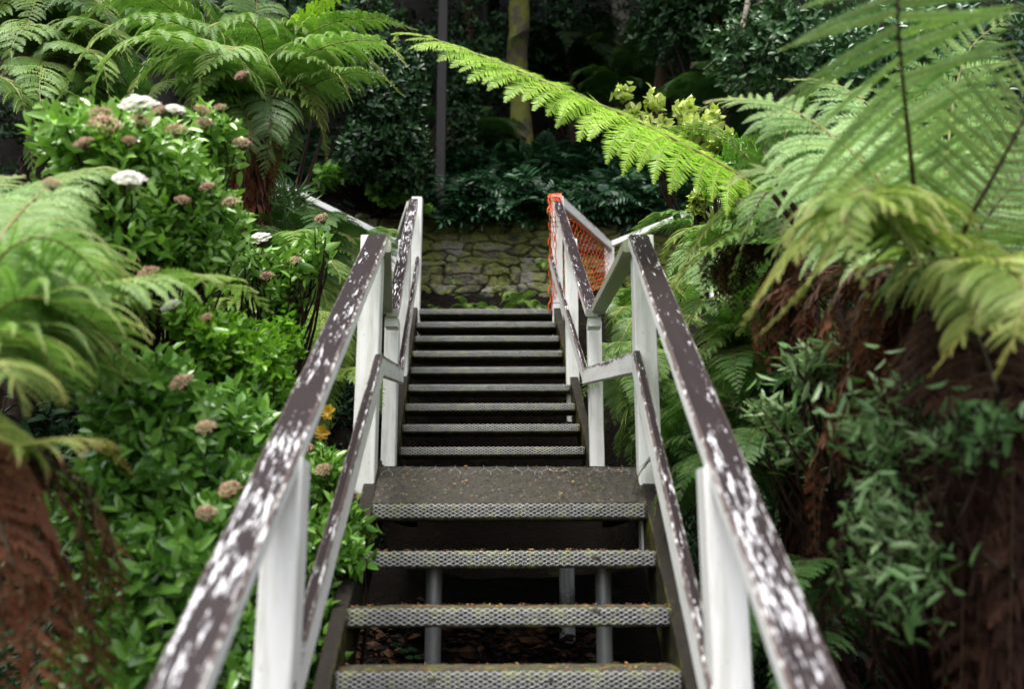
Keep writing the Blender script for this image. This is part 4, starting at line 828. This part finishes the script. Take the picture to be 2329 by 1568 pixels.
for i, (pp, mt) in enumerate([(((700, 640, 5.0), (730, 590, 4.8), (770, 620, 4.6), (785, 700, 4.6)), 'fern'), (((690, 680, 4.9), (720, 640, 4.7), (745, 700, 4.6), (750, 790, 4.6)), 'fern'), (((720, 700, 4.9), (760, 680, 4.7), (790, 760, 4.6), (800, 860, 4.6)), 'fern_yellow'), (((720, 760, 4.8), (750, 740, 4.6), (775, 800, 4.5), (780, 880, 4.5)), 'fern_yellow'), (((690, 720, 4.8), (700, 690, 4.6), (715, 750, 4.5), (705, 840, 4.5)), 'fern_yellow'), (((660, 700, 4.8), (660, 680, 4.6), (670, 760, 4.5), (680, 830, 4.5)), 'fern'), (((700, 600, 5.2), (760, 560, 5.0), (810, 590, 4.9), (830, 650, 4.9)), 'fern_dark'), (((700, 590, 5.2), (740, 530, 5.0), (790, 540, 4.9), (820, 590, 4.9)), 'fern_dark')]):
    frond_obj(tg, PP(*pp), seed=320+i, W=.16, n=22, m=18, droop=.9, mats=(mt, 'rib'), tint=(.1, .6), pw=1.8)
tg = thing('fern', 'layered light green fern between the right handrail and the dark dead fronds', 'fern', P(1640, 800, 4.3), 'ferns growing on the slope beside the steps')
for i, (pp, mt) in enumerate([(((1650, 640, 4.2), (1600, 600, 4.0), (1550, 640, 3.9), (1520, 700, 3.9)), 'fern'), (((1660, 700, 4.1), (1610, 680, 3.9), (1570, 730, 3.85), (1545, 800, 3.85)), 'fern_blue'), (((1670, 760, 4.1), (1640, 740, 3.9), (1600, 800, 3.8), (1585, 870, 3.8)), 'fern'), (((1700, 800, 4.0), (1680, 790, 3.8), (1650, 850, 3.7), (1640, 930, 3.7)), 'fern'), (((1740, 860, 3.9), (1730, 840, 3.7), (1700, 900, 3.6), (1690, 980, 3.6)), 'fern_dark'), (((1780, 960, 3.7), (1770, 960, 3.5), (1760, 1040, 3.4), (1765, 1130, 3.4)), 'fern_dark'), (((1800, 980, 3.7), (1820, 980, 3.5), (1820, 1060, 3.4), (1810, 1150, 3.4)), 'fern_dark'), (((1640, 560, 4.4), (1590, 520, 4.2), (1540, 540, 4.1), (1500, 600, 4.1)), 'fern')]):
    frond_obj(tg, PP(*pp), seed=340+i, W=.17, n=24, m=20, droop=.9, mats=(mt, 'rib'), tint=(.2, .8), pw=1.8)
# cut frond stubs
for i, (a, b) in enumerate([((1930, 640, 3.0), (1752, 390, 2.9)), ((1960, 700, 3.0), (1752, 435, 2.9))]):
    mb = MB(); tube(mb, catmull(PP(a, ((a[0]+b[0])/2, (a[1]+b[1])/2+8, 2.95), b), 10)[0], np.linspace(.013, .008, 10), 8, 0, .9); mb.build('cut_stalk', M['stem'], tf5)
for i, (x, y0, y1, d) in enumerate([(1610, 590, 680, 3.5), (1640, 590, 710, 3.5), (1670, 600, 720, 3.45), (1700, 610, 700, 3.45), (1730, 690, 850, 3.3), (1770, 700, 840, 3.3), (1655, 600, 690, 3.5)]):
    frond_obj(tf5, PP((1800, 560, 3.7), (x+20, y0-25, d), (x, y0+20, d), (x-4, y1, d)), name='dead_frond', seed=230+i, W=.11, n=24, m=12, droop=1.8, curl=.3, mats=('dead_dark' if i < 4 else 'dead', 'rib_dark'))

# ------------------------------------------------------------------ smaller ferns
FG = 'ferns growing on the slope beside the steps'
def fpl(label, x, y, d, r, nf, **k):
    p = P(x, y, d); return fern_plant(label, p-np.array([0, 0, .02]), r, nf, group=FG, **k)
fpl('bright green fern leaning over the left rail below the pink buds', 700, 690, 4.6, .62, 12, az=(80, 290), seed=1, mats=('fern', 'rib'), kinds=(0, 2, 1))
fpl('dull green fern hanging down left of the middle of the left handrail', 670, 760, 4.3, .55, 11, az=(90, 290), seed=2, mats=('fern_yellow', 'rib'), kinds=(2, 0, 3), tint=(.0, .5))
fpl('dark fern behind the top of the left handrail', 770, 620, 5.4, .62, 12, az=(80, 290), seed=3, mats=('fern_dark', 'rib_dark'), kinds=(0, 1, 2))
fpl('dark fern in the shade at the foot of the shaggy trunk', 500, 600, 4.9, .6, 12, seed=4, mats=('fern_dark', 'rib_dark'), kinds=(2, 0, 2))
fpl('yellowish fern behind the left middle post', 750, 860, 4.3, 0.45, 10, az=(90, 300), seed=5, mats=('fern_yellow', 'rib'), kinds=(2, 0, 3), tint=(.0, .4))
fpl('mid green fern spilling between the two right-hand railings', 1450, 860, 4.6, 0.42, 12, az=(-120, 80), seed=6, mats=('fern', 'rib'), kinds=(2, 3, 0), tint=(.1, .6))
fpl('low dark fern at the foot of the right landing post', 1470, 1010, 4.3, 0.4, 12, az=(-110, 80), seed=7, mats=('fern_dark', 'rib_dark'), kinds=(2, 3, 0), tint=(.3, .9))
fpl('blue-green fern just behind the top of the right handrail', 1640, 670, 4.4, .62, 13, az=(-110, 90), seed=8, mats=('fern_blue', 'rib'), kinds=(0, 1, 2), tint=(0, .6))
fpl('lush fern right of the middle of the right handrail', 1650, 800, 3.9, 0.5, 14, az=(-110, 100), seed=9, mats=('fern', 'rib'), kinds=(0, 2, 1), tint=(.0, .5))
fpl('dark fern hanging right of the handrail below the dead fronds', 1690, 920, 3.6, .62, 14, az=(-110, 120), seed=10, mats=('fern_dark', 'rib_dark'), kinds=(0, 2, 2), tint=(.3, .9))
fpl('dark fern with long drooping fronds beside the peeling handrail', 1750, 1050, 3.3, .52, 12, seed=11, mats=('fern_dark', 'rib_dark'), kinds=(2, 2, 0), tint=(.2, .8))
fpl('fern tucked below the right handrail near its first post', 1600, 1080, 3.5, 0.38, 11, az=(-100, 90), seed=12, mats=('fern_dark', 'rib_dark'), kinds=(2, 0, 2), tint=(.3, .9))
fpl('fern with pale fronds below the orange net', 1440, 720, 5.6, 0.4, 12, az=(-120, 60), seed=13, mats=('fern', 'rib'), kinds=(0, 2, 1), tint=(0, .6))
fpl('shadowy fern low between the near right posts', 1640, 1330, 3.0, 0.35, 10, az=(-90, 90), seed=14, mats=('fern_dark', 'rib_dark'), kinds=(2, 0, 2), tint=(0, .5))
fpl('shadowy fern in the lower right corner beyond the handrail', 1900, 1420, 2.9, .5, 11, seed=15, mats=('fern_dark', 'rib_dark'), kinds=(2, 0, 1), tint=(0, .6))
fpl('dark feathery fern left of the mossy bank', 600, 500, 6.6, .9, 14, az=(60, 300), seed=16, mats=('fern_dark', 'rib_dark'), kinds=(0, 1, 2), tint=(0, .6))
fpl('dark fern leaning in front of the far end of the left bank rail', 690, 610, 5.9, 0.5, 12, az=(80, 290), seed=17, mats=('fern_dark', 'rib_dark'), kinds=(0, 2, 1), tint=(.2, .9))
fpl('blue-green fern right of the far path rail', 1650, 570, 5.6, .6, 12, seed=18, mats=('fern_blue', 'rib'), kinds=(0, 2, 1), tint=(0, .5))
fpl('fern with long yellow-green fronds hanging beside the right landing post', 1425, 800, 5.3, .5, 11, seed=21, mats=('fern_pale', 'rib'), kinds=(2, 3, 2), tint=(0, .5), az=(-130, 70))
fpl('dark fern filling the gap behind the right landing rail', 1420, 900, 5.6, .5, 12, seed=22, mats=('fern_dark', 'rib_dark'), kinds=(2, 0, 2), tint=(.2, .9), az=(-130, 70))
fpl('dark fern filling the gap behind the left landing post', 800, 800, 5.4, .5, 12, seed=23, mats=('fern_dark', 'rib_dark'), kinds=(2, 0, 2), tint=(.2, .9), az=(100, 310))
fpl('bright fern just left of the upper left railing', 850, 640, 6.6, .5, 12, seed=24, mats=('fern', 'rib'), kinds=(0, 2, 1), tint=(0, .5), az=(80, 300))
# tiny ferns at the foot of the wall
for i, (x, y, d, r) in enumerate([(1060, 700, 8.5, .17), (1110, 704, 8.3, .13), (1182, 690, 8.6, .24), (1225, 700, 8.5, .12), (985, 706, 8.5, .10), (1236, 600, 8.5, .10), (1030, 640, 8.5, .07)]):
    fern_plant('small bright fern growing at the foot of the mossy stone wall', P(x, y, d)-np.array([0, 0, .01]), r, 7, ('fern', 'rib'), kinds=(0, 1, 2), seed=30+i, group='small ferns at the foot of the wall', name='small_fern')
# background tree ferns
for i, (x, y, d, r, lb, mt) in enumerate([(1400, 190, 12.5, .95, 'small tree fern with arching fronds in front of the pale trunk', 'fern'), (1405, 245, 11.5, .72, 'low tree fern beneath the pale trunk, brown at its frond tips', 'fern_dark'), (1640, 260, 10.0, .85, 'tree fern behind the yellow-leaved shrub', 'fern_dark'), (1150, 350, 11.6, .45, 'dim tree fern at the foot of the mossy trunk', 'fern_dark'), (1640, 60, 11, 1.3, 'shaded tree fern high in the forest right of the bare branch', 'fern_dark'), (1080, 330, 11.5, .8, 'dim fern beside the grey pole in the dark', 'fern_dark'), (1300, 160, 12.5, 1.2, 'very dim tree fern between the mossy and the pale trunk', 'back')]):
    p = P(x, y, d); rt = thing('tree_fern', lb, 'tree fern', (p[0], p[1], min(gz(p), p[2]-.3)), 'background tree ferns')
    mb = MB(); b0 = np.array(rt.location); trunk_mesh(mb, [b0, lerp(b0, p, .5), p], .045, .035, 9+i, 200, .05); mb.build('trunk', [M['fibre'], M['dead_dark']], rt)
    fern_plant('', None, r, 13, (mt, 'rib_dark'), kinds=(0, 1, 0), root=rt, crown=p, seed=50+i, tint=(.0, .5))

# ------------------------------------------------------------------ shrubs
def fl(*a): return [(P(x, y, d), k, r) for x, y, d, k, r in a]
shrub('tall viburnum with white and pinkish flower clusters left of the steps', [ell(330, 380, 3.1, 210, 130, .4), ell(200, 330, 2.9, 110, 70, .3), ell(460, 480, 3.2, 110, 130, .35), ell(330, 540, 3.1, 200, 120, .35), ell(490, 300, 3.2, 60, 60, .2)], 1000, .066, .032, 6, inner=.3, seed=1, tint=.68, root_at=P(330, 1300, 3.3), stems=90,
      flowers=fl((315, 240, 2.38, 'white', .042), (398, 250, 2.53, 'white', .024), (293, 410, 2.33, 'white', .036), (240, 285, 2.38, 'pink', .045), (230, 258, 2.48, 'pink', .032), (365, 252, 2.53, 'pink', .025), (400, 295, 2.43, 'pink', .028), (460, 250, 2.63, 'pink', .025), (465, 280, 2.63, 'pink', .028), (320, 275, 2.43, 'pink', .028), (295, 320, 2.43, 'pink', .022), (550, 172, 2.73, 'pink', .025), (550, 325, 2.73, 'pink', .028), (472, 425, 2.63, 'pink', .024), (525, 460, 2.68, 'pink', .026), (190, 325, 2.23, 'pink', .024), (115, 418, 2.13, 'pink', .022), (215, 612, 2.33, 'pink', .03), (212, 640, 2.33, 'pink', .032), (336, 623, 2.43, 'pink', .032), (415, 455, 2.53, 'pink', .022), (500, 245, 2.63, 'pink', .02)))
shrub('flowering viburnum spray between the shaggy trunk and the left handrail', [ell(600, 600, 3.6, 50, 45, .12), ell(680, 600, 3.6, 55, 55, .12), ell(725, 545, 3.6, 28, 40, .08), ell(640, 670, 3.6, 60, 50, .12)], 95, .066, .032, 7, seed=2, tint=.65, root_at=P(600, 1000, 3.7), stems=60,
      flowers=fl((591, 545, 3.5, 'white', .038), (607, 628, 3.45, 'pink', .03), (670, 593, 3.5, 'pink', .028), (730, 497, 3.5, 'pink', .03), (390, 697, 2.55, 'white', .026)))
shrub('shrub with small bright yellow-green leaves beside the left handrail', [ell(520, 790, 3.2, 110, 90, .3), ell(610, 830, 3.2, 80, 90, .25), ell(450, 730, 3.1, 70, 60, .2), ell(640, 760, 3.3, 40, 40, .15)], 620, .05, .028, 6, mats=('vib_bright', 'stem'), seed=3, tint=.5, root_at=P(540, 1350, 3.4), flowers=fl((470, 722, 2.78, 'pink', .02),))
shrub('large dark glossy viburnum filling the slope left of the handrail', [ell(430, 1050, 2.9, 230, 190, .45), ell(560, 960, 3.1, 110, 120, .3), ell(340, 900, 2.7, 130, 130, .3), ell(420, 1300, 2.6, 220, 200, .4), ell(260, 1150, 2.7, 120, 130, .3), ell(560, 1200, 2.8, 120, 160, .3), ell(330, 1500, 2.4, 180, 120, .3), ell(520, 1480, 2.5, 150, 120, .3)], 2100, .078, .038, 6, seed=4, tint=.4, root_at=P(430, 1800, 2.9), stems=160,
      flowers=fl((412, 870, 2.38, 'pink', .032), (468, 972, 2.33, 'pink', .026), (522, 1115, 2.28, 'pink', .03), (470, 1168, 2.23, 'pink', .026), (600, 1130, 2.48, 'pink', .02)))
shrub('glossy viburnum growing up between the two left railings', [ell(735, 1080, 3.2, 40, 80, .18), ell(740, 1250, 3.0, 50, 140, .18), ell(790, 1180, 3.15, 38, 60, .12), ell(720, 1450, 2.9, 60, 120, .18), ell(800, 1260, 3.0, 24, 50, .08)], 330, .07, .032, 6, seed=5, tint=.5, root_at=P(720, 1800, 3.1), flowers=fl((735, 1070, 2.78, 'pink', .028), (805, 1130, 2.83, 'pink', .022), (700, 1020, 2.88, 'pink', .02)))
shrub('small variegated yellow-green shrub above the long bright frond', [ell(1415, 205, 5.8, 22, 28, .08), ell(1440, 260, 5.8, 30, 25, .1), ell(1490, 225, 5.8, 20, 34, .08), ell(1500, 285, 5.8, 45, 22, .15), ell(1560, 245, 5.8, 28, 30, .1), ell(1580, 300, 5.8, 60, 30, .2), ell(1640, 330, 5.7, 50, 30, .2), ell(1620, 265, 5.8, 22, 28, .1), ell(1500, 330, 5.8, 45, 25, .2)], 150, .075, .058, 6, mats=('varieg', 'stem'), seed=6, tint=.45, spread=65, root_at=P(1560, 560, 6.0), curl=.1, stems=16)
shrub('variegated shrub spray hanging over the far path rail', [ell(1590, 455, 5.2, 30, 35, .1), ell(1610, 500, 5.2, 30, 30, .1)], 45, .07, .045, 5, mats=('varieg', 'stem'), seed=7, tint=.3, root_at=P(1640, 640, 5.3), curl=.1)
shrub('shrub with green leaves behind the base of the long bright frond', [ell(1680, 360, 4.9, 50, 50, .2), ell(1720, 420, 4.8, 40, 40, .2), ell(1640, 390, 5.0, 40, 40, .2)], 160, .06, .035, 6, mats=('vib_bright', 'stem'), seed=8, tint=.3, root_at=P(1690, 650, 5.0))
shrub('grey-green narrow-leaved shrub in front of the hanging rusty fronds', [ell(1760, 920, 2.75, 60, 22, .1), ell(1800, 1000, 2.75, 60, 30, .1), ell(1830, 820, 2.7, 70, 22, .1), ell(1740, 935, 2.8, 50, 14, .1), ell(1890, 790, 2.7, 60, 15, .1), ell(1860, 860, 2.75, 50, 18, .1), ell(1840, 1050, 2.75, 40, 20, .1)], 95, .075, .019, 7, mats=('olive', 'stem'), seed=9, tint=.6, spread=55, root_at=P(1950, 1300, 2.8), stems=30, curl=.08)
rg = np.random.RandomState(3)
OL = [(1960+rg.rand()*230, 900+rg.rand()*150, 2.1) for _ in range(9)]+[(1900+rg.rand()*280, 1080+rg.rand()*60, 2.1) for _ in range(7)]+[(1900+rg.rand()*320, 1170+rg.rand()*90, 2.05) for _ in range(11)]+[(1980+rg.rand()*130, 1270+rg.rand()*110, 2.05) for _ in range(7)]+[(2010, 850, 2.15), (1960, 880, 2.15), (2070, 860, 2.15)]
shrub('dense blurred grey-green shrub at the right, largest of the narrow-leaved ones', [ell(x, y, d+rg.randn()*.06, 44+rg.rand()*22, 16+rg.rand()*12, .06) for x, y, d in OL if rg.rand() < .75], 185, .058, .0155, 7, mats=('olive', 'stem'), seed=10, tint=.5, spread=65, root_at=P(2120, 1650, 2.3), stems=60, curl=.08, inner=.1)
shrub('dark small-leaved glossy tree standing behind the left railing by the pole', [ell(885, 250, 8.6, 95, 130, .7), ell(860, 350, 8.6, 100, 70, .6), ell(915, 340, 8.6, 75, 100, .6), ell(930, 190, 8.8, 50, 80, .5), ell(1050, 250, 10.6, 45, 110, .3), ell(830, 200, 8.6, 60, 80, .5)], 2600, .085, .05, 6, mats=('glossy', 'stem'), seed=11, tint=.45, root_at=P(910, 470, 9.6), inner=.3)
shrub('green herb with soft broad leaves on top of the mossy bank', [ell(880, 440, 8.9, 50, 22, .2), ell(800, 400, 8.9, 50, 20, .2), ell(960, 480, 8.7, 26, 24, .08), ell(740, 400, 8.9, 30, 30, .2)], 70, .13, .085, 5, mats=('vib', 'stem'), seed=12, tint=.5, root_at=P(860, 490, 9.3), curl=.1, cat='plant', name='leafy_plant')
shrub('strap-leaved fern hanging in the shade right of the shaggy trunk', [ell(650, 480, 6.0, 45, 60, .2), ell(640, 540, 5.8, 40, 40, .15)], 90, .2, .02, 6, mats=('strap', 'stem'), seed=13, tint=.4, up=-.6, spread=40, curl=.5, root_at=P(640, 640, 6.3), cat='plant', name='strap_plant')
shrub('glossy dark shrub hiding the right edge below the tree fern fronds', [ell(2250, 700, 3.0, 150, 150, .4), ell(2050, 560, 3.2, 130, 80, .4)], 260, .08, .045, 6, mats=('glossy', 'stem'), seed=14, tint=.6, root_at=P(2200, 1300, 3.4))
shrub('small green sprig growing across the dark trunk at the right edge', [ell(2260, 930, 1.85, 40, 40, .06), ell(2230, 1000, 1.9, 30, 30, .05), ell(2180, 940, 1.95, 30, 20, .05)], 26, .05, .02, 6, mats=('olive', 'stem'), seed=15, tint=.2, spread=60, root_at=P(2200, 1300, 2.0), stems=14, curl=.1, cat='plant', name='green_sprig')
# yellow leaves caught behind the left railing
for i, (x, y, lb) in enumerate([(745, 938, 'yellow lobed leaf caught behind the left handrail, the upper one'), (733, 985, 'yellow lobed leaf caught behind the left handrail, the lower one')]):
    mb = MB(); c = P(x, y, 3.5); rng = np.random.RandomState(i)
    for a in range(7):
        an = a*.8+.4+i; D = np.array([[math.cos(an), -.25, math.sin(an)]]); leaves(mb, c[None], D, np.array([[0, -1, .2]]), .034, .03, rng.rand(), curl=.1)
    tube(mb, [c, c+np.array([.02, .02, -.05])], .0012, 4, caps=False)
    tag(mb.build('yellow_leaf', M['yellow']), lb, 'leaf', 'yellow leaves behind the left handrail')

# ------------------------------------------------------------------ trees and pole behind
def tree(label, base, top, r0, r1, bark, crown_r=2.6, crown_z=None, nleaf=900, seed=0, cat='tree', name='tree', lean=0, wob=.06, crown=True, moss=False):
    b = P(*base); t = P(*top); rng = np.random.RandomState(seed)
    T = (t-b)/np.linalg.norm(t-b); zt = .6*base[2]+2.9+rng.rand()*1.0; e = b+T*(zt-b[2])/T[2]; b2 = b-T*((b[2]-gz(b)+.1)/T[2] if b[2] > gz(b) else .2)
    rt = thing(name, label, cat, b2)
    pts = [b2, b, lerp(b, t, .35)+rng.randn(3)*[wob, wob, 0], lerp(b, t, .7)+rng.randn(3)*[wob, wob, 0], t, lerp(t, e, .5), e]
    p, L = catmull(pts, 70); mb = MB(); tube(mb, p, np.interp(np.linspace(0, 1, 70), [0, .04, .5, 1], [r0*1.35, r0, (r0+r1)/2, r1]), 22, 0, .5, rough=.22)
    if crown:
        for k in range(7):
            a = rng.rand()*6.28; s = p[min(69, int(70*(.78+.03*k)))]; q = s+np.array([math.cos(a), math.sin(a), .7])*crown_r*.6
            tube(mb, catmull([s, lerp(s, q, .5)+[0, 0, .1], q], 10)[0], np.linspace(r1*.6, .02, 10), 8, 0)
    mb.build('trunk', M[bark], rt)
    if crown:  # unseen crown above the frame, added and thickened to shade the forest behind
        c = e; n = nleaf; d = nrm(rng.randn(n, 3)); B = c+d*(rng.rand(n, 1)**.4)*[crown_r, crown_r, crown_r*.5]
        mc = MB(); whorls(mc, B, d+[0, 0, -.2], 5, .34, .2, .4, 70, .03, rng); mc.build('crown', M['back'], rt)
    return rt
tree('straight moss-covered trunk rising behind the arching bright frond', (1192, 368, 12), (1181, 30, 12), .135, .115, 'mossbark', 3.4, wob=.03, seed=1, nleaf=3000)
tree('pale speckled trunk at the top right of the steps', (1436, 240, 13), (1412, 30, 13), .12, .10, 'palebark', 3.2, seed=2, nleaf=2600)
tree('thin reddish trunk in the shade right of the pale one', (1500, 300, 11.5), (1518, 30, 11.5), .075, .06, 'redbark', 3.0, seed=3, nleaf=1200, wob=.03)
tree('dim reddish trunk in the dark between the pole and the mossy trunk', (1064, 330, 14), (1068, 30, 14), .08, .06, 'redbark', 3.4, seed=4, nleaf=2800)
tree('dark slender trunk left of the grey pole', (700, 250, 13), (690, 20, 13), .12, .09, 'darkbark', 3.6, seed=5, nleaf=3000)
tree('dark trunk far back left of the mossy trunk', (1110, 260, 17), (1118, 30, 17), .15, .11, 'darkbark', 3.8, seed=6, nleaf=3000)
tree('dark trunk far back at the right behind the yellow-leaved shrub', (1590, 200, 15), (1600, 30, 15), .15, .1, 'darkbark', 3.8, seed=7, nleaf=3000)
tree('dark trunk at the top left behind the tree fern fronds', (380, 250, 11), (370, 30, 11), .13, .1, 'darkbark', 3.6, seed=8, nleaf=2600)
tree('dark trunk far right behind the upright frond', (2150, 250, 11), (2180, 30, 11), .14, .1, 'darkbark', 3.6, seed=9, nleaf=2600)
pb = P(1001, 368, 9.6)
mb = MB(); board(mb, (pb[0], pb[1], 12), (pb[0], pb[1], gz(pb)-.2), .10, .09, segs=60, mtop=0, mside=0, up=(0, -1, 0), side=(1, 0, 0), ch=.008, wob=.002, seed=3)
tag(mb.build('pole', M['poletimber']), 'square dark grey timber pole standing in front of the dark forest', 'pole')
# bare branch
bt = thing('dead_tree', 'bare leaning branch with forked twigs at the top right', 'tree', P(1740, 140, 8.8)-np.array([0, -.3, 1.2]))
mb = MB(); b0 = np.array(bt.location)
tube(mb, catmull([b0, P(1762, 120, 8.9), P(1715, -20, 8.8), P(1700, -80, 8.8)], 16)[0], np.linspace(.05, .03, 16), 9, 0, rough=.2)
tube(mb, catmull(PP((1708, -30, 8.8), (1692, 40, 8.7), (1660, 90, 8.6), (1632, 130, 8.55), (1600, 158, 8.5)), 18)[0], np.linspace(.032, .006, 18), 8, 0, rough=.2)
tube(mb, catmull(PP((1640, 120, 8.56), (1625, 150, 8.5), (1612, 158, 8.5)), 8)[0], np.linspace(.01, .003, 8), 6, 0)
tube(mb, catmull(PP((1700, -10, 8.8), (1690, 90, 8.6), (1700, 120, 8.5), (1725, 150, 8.4)), 12)[0], np.linspace(.02, .005, 12), 6, 0, rough=.2)
mb.build('branch', M['palebark'], bt)

# ------------------------------------------------------------------ ground cover and forest mass
def ground_leaves(n, xr, yr, h, rng, dens=None):
    x = xr[0]+(xr[1]-xr[0])*rng.rand(n); y = yr[0]+(yr[1]-yr[0])*rng.rand(n); z = ground_z(x, y)+rng.rand(n)**1.4*h; return np.stack([x, y, z], 1)
rng = np.random.RandomState(5)
# glossy lobed ferns on the bank above the wall and hanging over it
mb = MB(); n = 5200
B = ground_leaves(n, (-3.0, 4.6), (8.65, 11.8), .35, rng); B[:, 2] = np.maximum(B[:, 2], 3.42); k = rng.rand(n) < .12
B[k, 1] = 8.5+rng.rand(k.sum())*.3; B[k, 2] = 3.4+rng.rand(k.sum())*.3
drop = (B[:, 0] < -1.0) & (B[:, 1] < 9.6); B = B[~drop]; n = len(B)
a = -math.pi/2+rng.randn(n)*1.1; el = rng.randn(n)*.35+.1; el = np.where(B[:, 1] < 8.9, el-.45, el); D = np.stack([np.cos(a)*np.cos(el), np.sin(a)*np.cos(el), np.sin(el)], 1); up = nrm(np.array([0, -.5, 1])+rng.randn(n, 3)*.3); S = nrm(np.cross(D, up)); ln = .16+.12*rng.rand(n); tn = rng.rand(n)
for j in range(6):
    f = (j+.5)/6; p = B+D*(ln*f)[:, None]-np.array([0, 0, 1])*(ln*f*f*.3)[:, None]
    for s in (-1, 1):
        leaves(mb, p, S*s+D*(.35+.5*f), up+rng.randn(n, 3)*.15, ln*(.62-.35*f), ln*.17, np.clip(tn*.8+rng.randn(n)*.12, 0, 1), curl=.15)
leaves(mb, B+D*(ln*.9)[:, None]-np.array([0, 0, 1])*(ln*.25)[:, None], D-[0, 0, .3], up, ln*.4, ln*.15, tn)
tag(mb.build('ground_cover', M['lobed']), 'mass of dark glossy lobed ferns covering the bank above the wall', 'ground cover', kind='stuff')
# forest mass
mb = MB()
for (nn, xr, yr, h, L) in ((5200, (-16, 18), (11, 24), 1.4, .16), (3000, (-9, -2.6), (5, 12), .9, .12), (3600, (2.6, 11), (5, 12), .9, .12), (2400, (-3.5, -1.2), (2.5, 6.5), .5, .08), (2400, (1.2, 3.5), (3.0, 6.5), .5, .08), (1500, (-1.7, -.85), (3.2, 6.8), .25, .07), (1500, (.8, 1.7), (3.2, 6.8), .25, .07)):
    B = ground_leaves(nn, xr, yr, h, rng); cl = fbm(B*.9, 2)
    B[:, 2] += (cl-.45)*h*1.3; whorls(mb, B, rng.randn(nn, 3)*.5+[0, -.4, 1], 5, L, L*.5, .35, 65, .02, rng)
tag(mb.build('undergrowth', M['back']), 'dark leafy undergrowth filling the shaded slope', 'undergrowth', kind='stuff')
# crowns of low forest trees, hanging foliage high on the slope
def bush(label, x, y, d, r, n, mat, L, seed, tint=.5):
    shrub(label, [ell(x, y, d, r*FPX/d, r*.8*FPX/d, r*.8), ell(x+r*.5*FPX/d, y+30, d+.3, r*.6*FPX/d, r*.6*FPX/d, r*.6), ell(x-r*.6*FPX/d, y+20, d, r*.5*FPX/d, r*.5*FPX/d, r*.5)], n, L, L*.55, 6, mats=(mat, 'stem'), seed=seed, tint=tint, inner=.2, stems=8, group='leafy shrubs in the dark forest behind')
bush('mid green leafy shrub at the top right beside the bare branch', 1800, 90, 8.5, .8, 700, 'ivy', .09, 21, .8)
bush('dim leafy shrub above the bare branch', 1600, 40, 11, .9, 500, 'glossy', .10, 22, .7)
bush('dim leafy shrub between the mossy and the pale trunk', 1300, 90, 13, 1.1, 600, 'glossy', .11, 23, .7)
bush('dim leafy shrub between the grey pole and the mossy trunk', 1080, 120, 12.5, 1.1, 600, 'glossy', .11, 24, .8)
bush('dark leafy shrub behind the upright frond at the right edge', 2150, 120, 7, 1.0, 600, 'ivy', .09, 25, .6)
bush('dark leafy shrub behind the spreading tree fern', 650, 60, 9, 1.2, 700, 'glossy', .10, 26, .8)
# litter and ivy under the steps
mb = MB(); pts = []
for i, (L, R) in enumerate(low):
    n = 210 if i < 3 else 90; t = rng.rand(n)[:, None]; p = L*(1-t)+R*t+np.stack([0*t[:, 0], .01+.16*rng.rand(n)**(1.6 if i < 3 else 1), .006+0*t[:, 0]], 1); pts.append(p)
for i, (L, R) in enumerate(ups):
    n = 60; t = rng.rand(n)[:, None]; pts.append(L*(1-t)+R*t+np.stack([0*t[:, 0], .01+.15*rng.rand(n), .005+0*t[:, 0]], 1))
n = 80; u = rng.rand(n)[:, None]; v = rng.rand(n)[:, None]**1.0; S = (L4*(1-u)+R4*u)*(1-v)+(EL*(1-u)+ER*u)*v+[0, -.003, .010]; 
litter_mesh(mb, np.concatenate(pts), .0052, .3, 1, 3); litter_mesh(mb, S, .0062, .6, 1, 4)
n = 160; u = rng.rand(n)[:, None]; v = rng.rand(n)[:, None]; litter_mesh(mb, (L4*(1-u)+R4*u)*(1-v)+(EL*(1-u)+ER*u)*v+[0, -.003, .009], .003, .9, 1, 6)
tag(mb.build('leaf_litter', M['litter']), 'rusty leaf scraps and seeds lying on the treads and landing', 'leaf litter', kind='stuff')
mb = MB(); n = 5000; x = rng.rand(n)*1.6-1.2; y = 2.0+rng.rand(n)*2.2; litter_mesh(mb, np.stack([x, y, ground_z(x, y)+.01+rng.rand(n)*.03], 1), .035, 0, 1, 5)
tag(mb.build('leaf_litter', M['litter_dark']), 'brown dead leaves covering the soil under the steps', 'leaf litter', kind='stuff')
mb = MB(); n = 260; x = np.concatenate([-.45+rng.rand(n)*.9]); y = 2.9+rng.rand(n)*.9; B = np.stack([x, y, ground_z(x, y)+.03+rng.rand(n)*.1], 1); cl = fbm(B*4, 2) > .42; B = B[cl]; n = len(B)
a = rng.rand(n)*6.28
for j in range(5):
    an = a+(j-2)*.75; leaves(mb, B, np.stack([np.cos(an), np.sin(an), 0*an+.1], 1), np.array([0, -.5, 1.])+rng.randn(n, 3)*.1, .05-.008*abs(j-2), .035, rng.rand(n), curl=.1, fold=.05)
tag(mb.build('ivy', M['ivy']), 'low ivy creeping over the dark soil below the steps', 'ivy', kind='stuff')
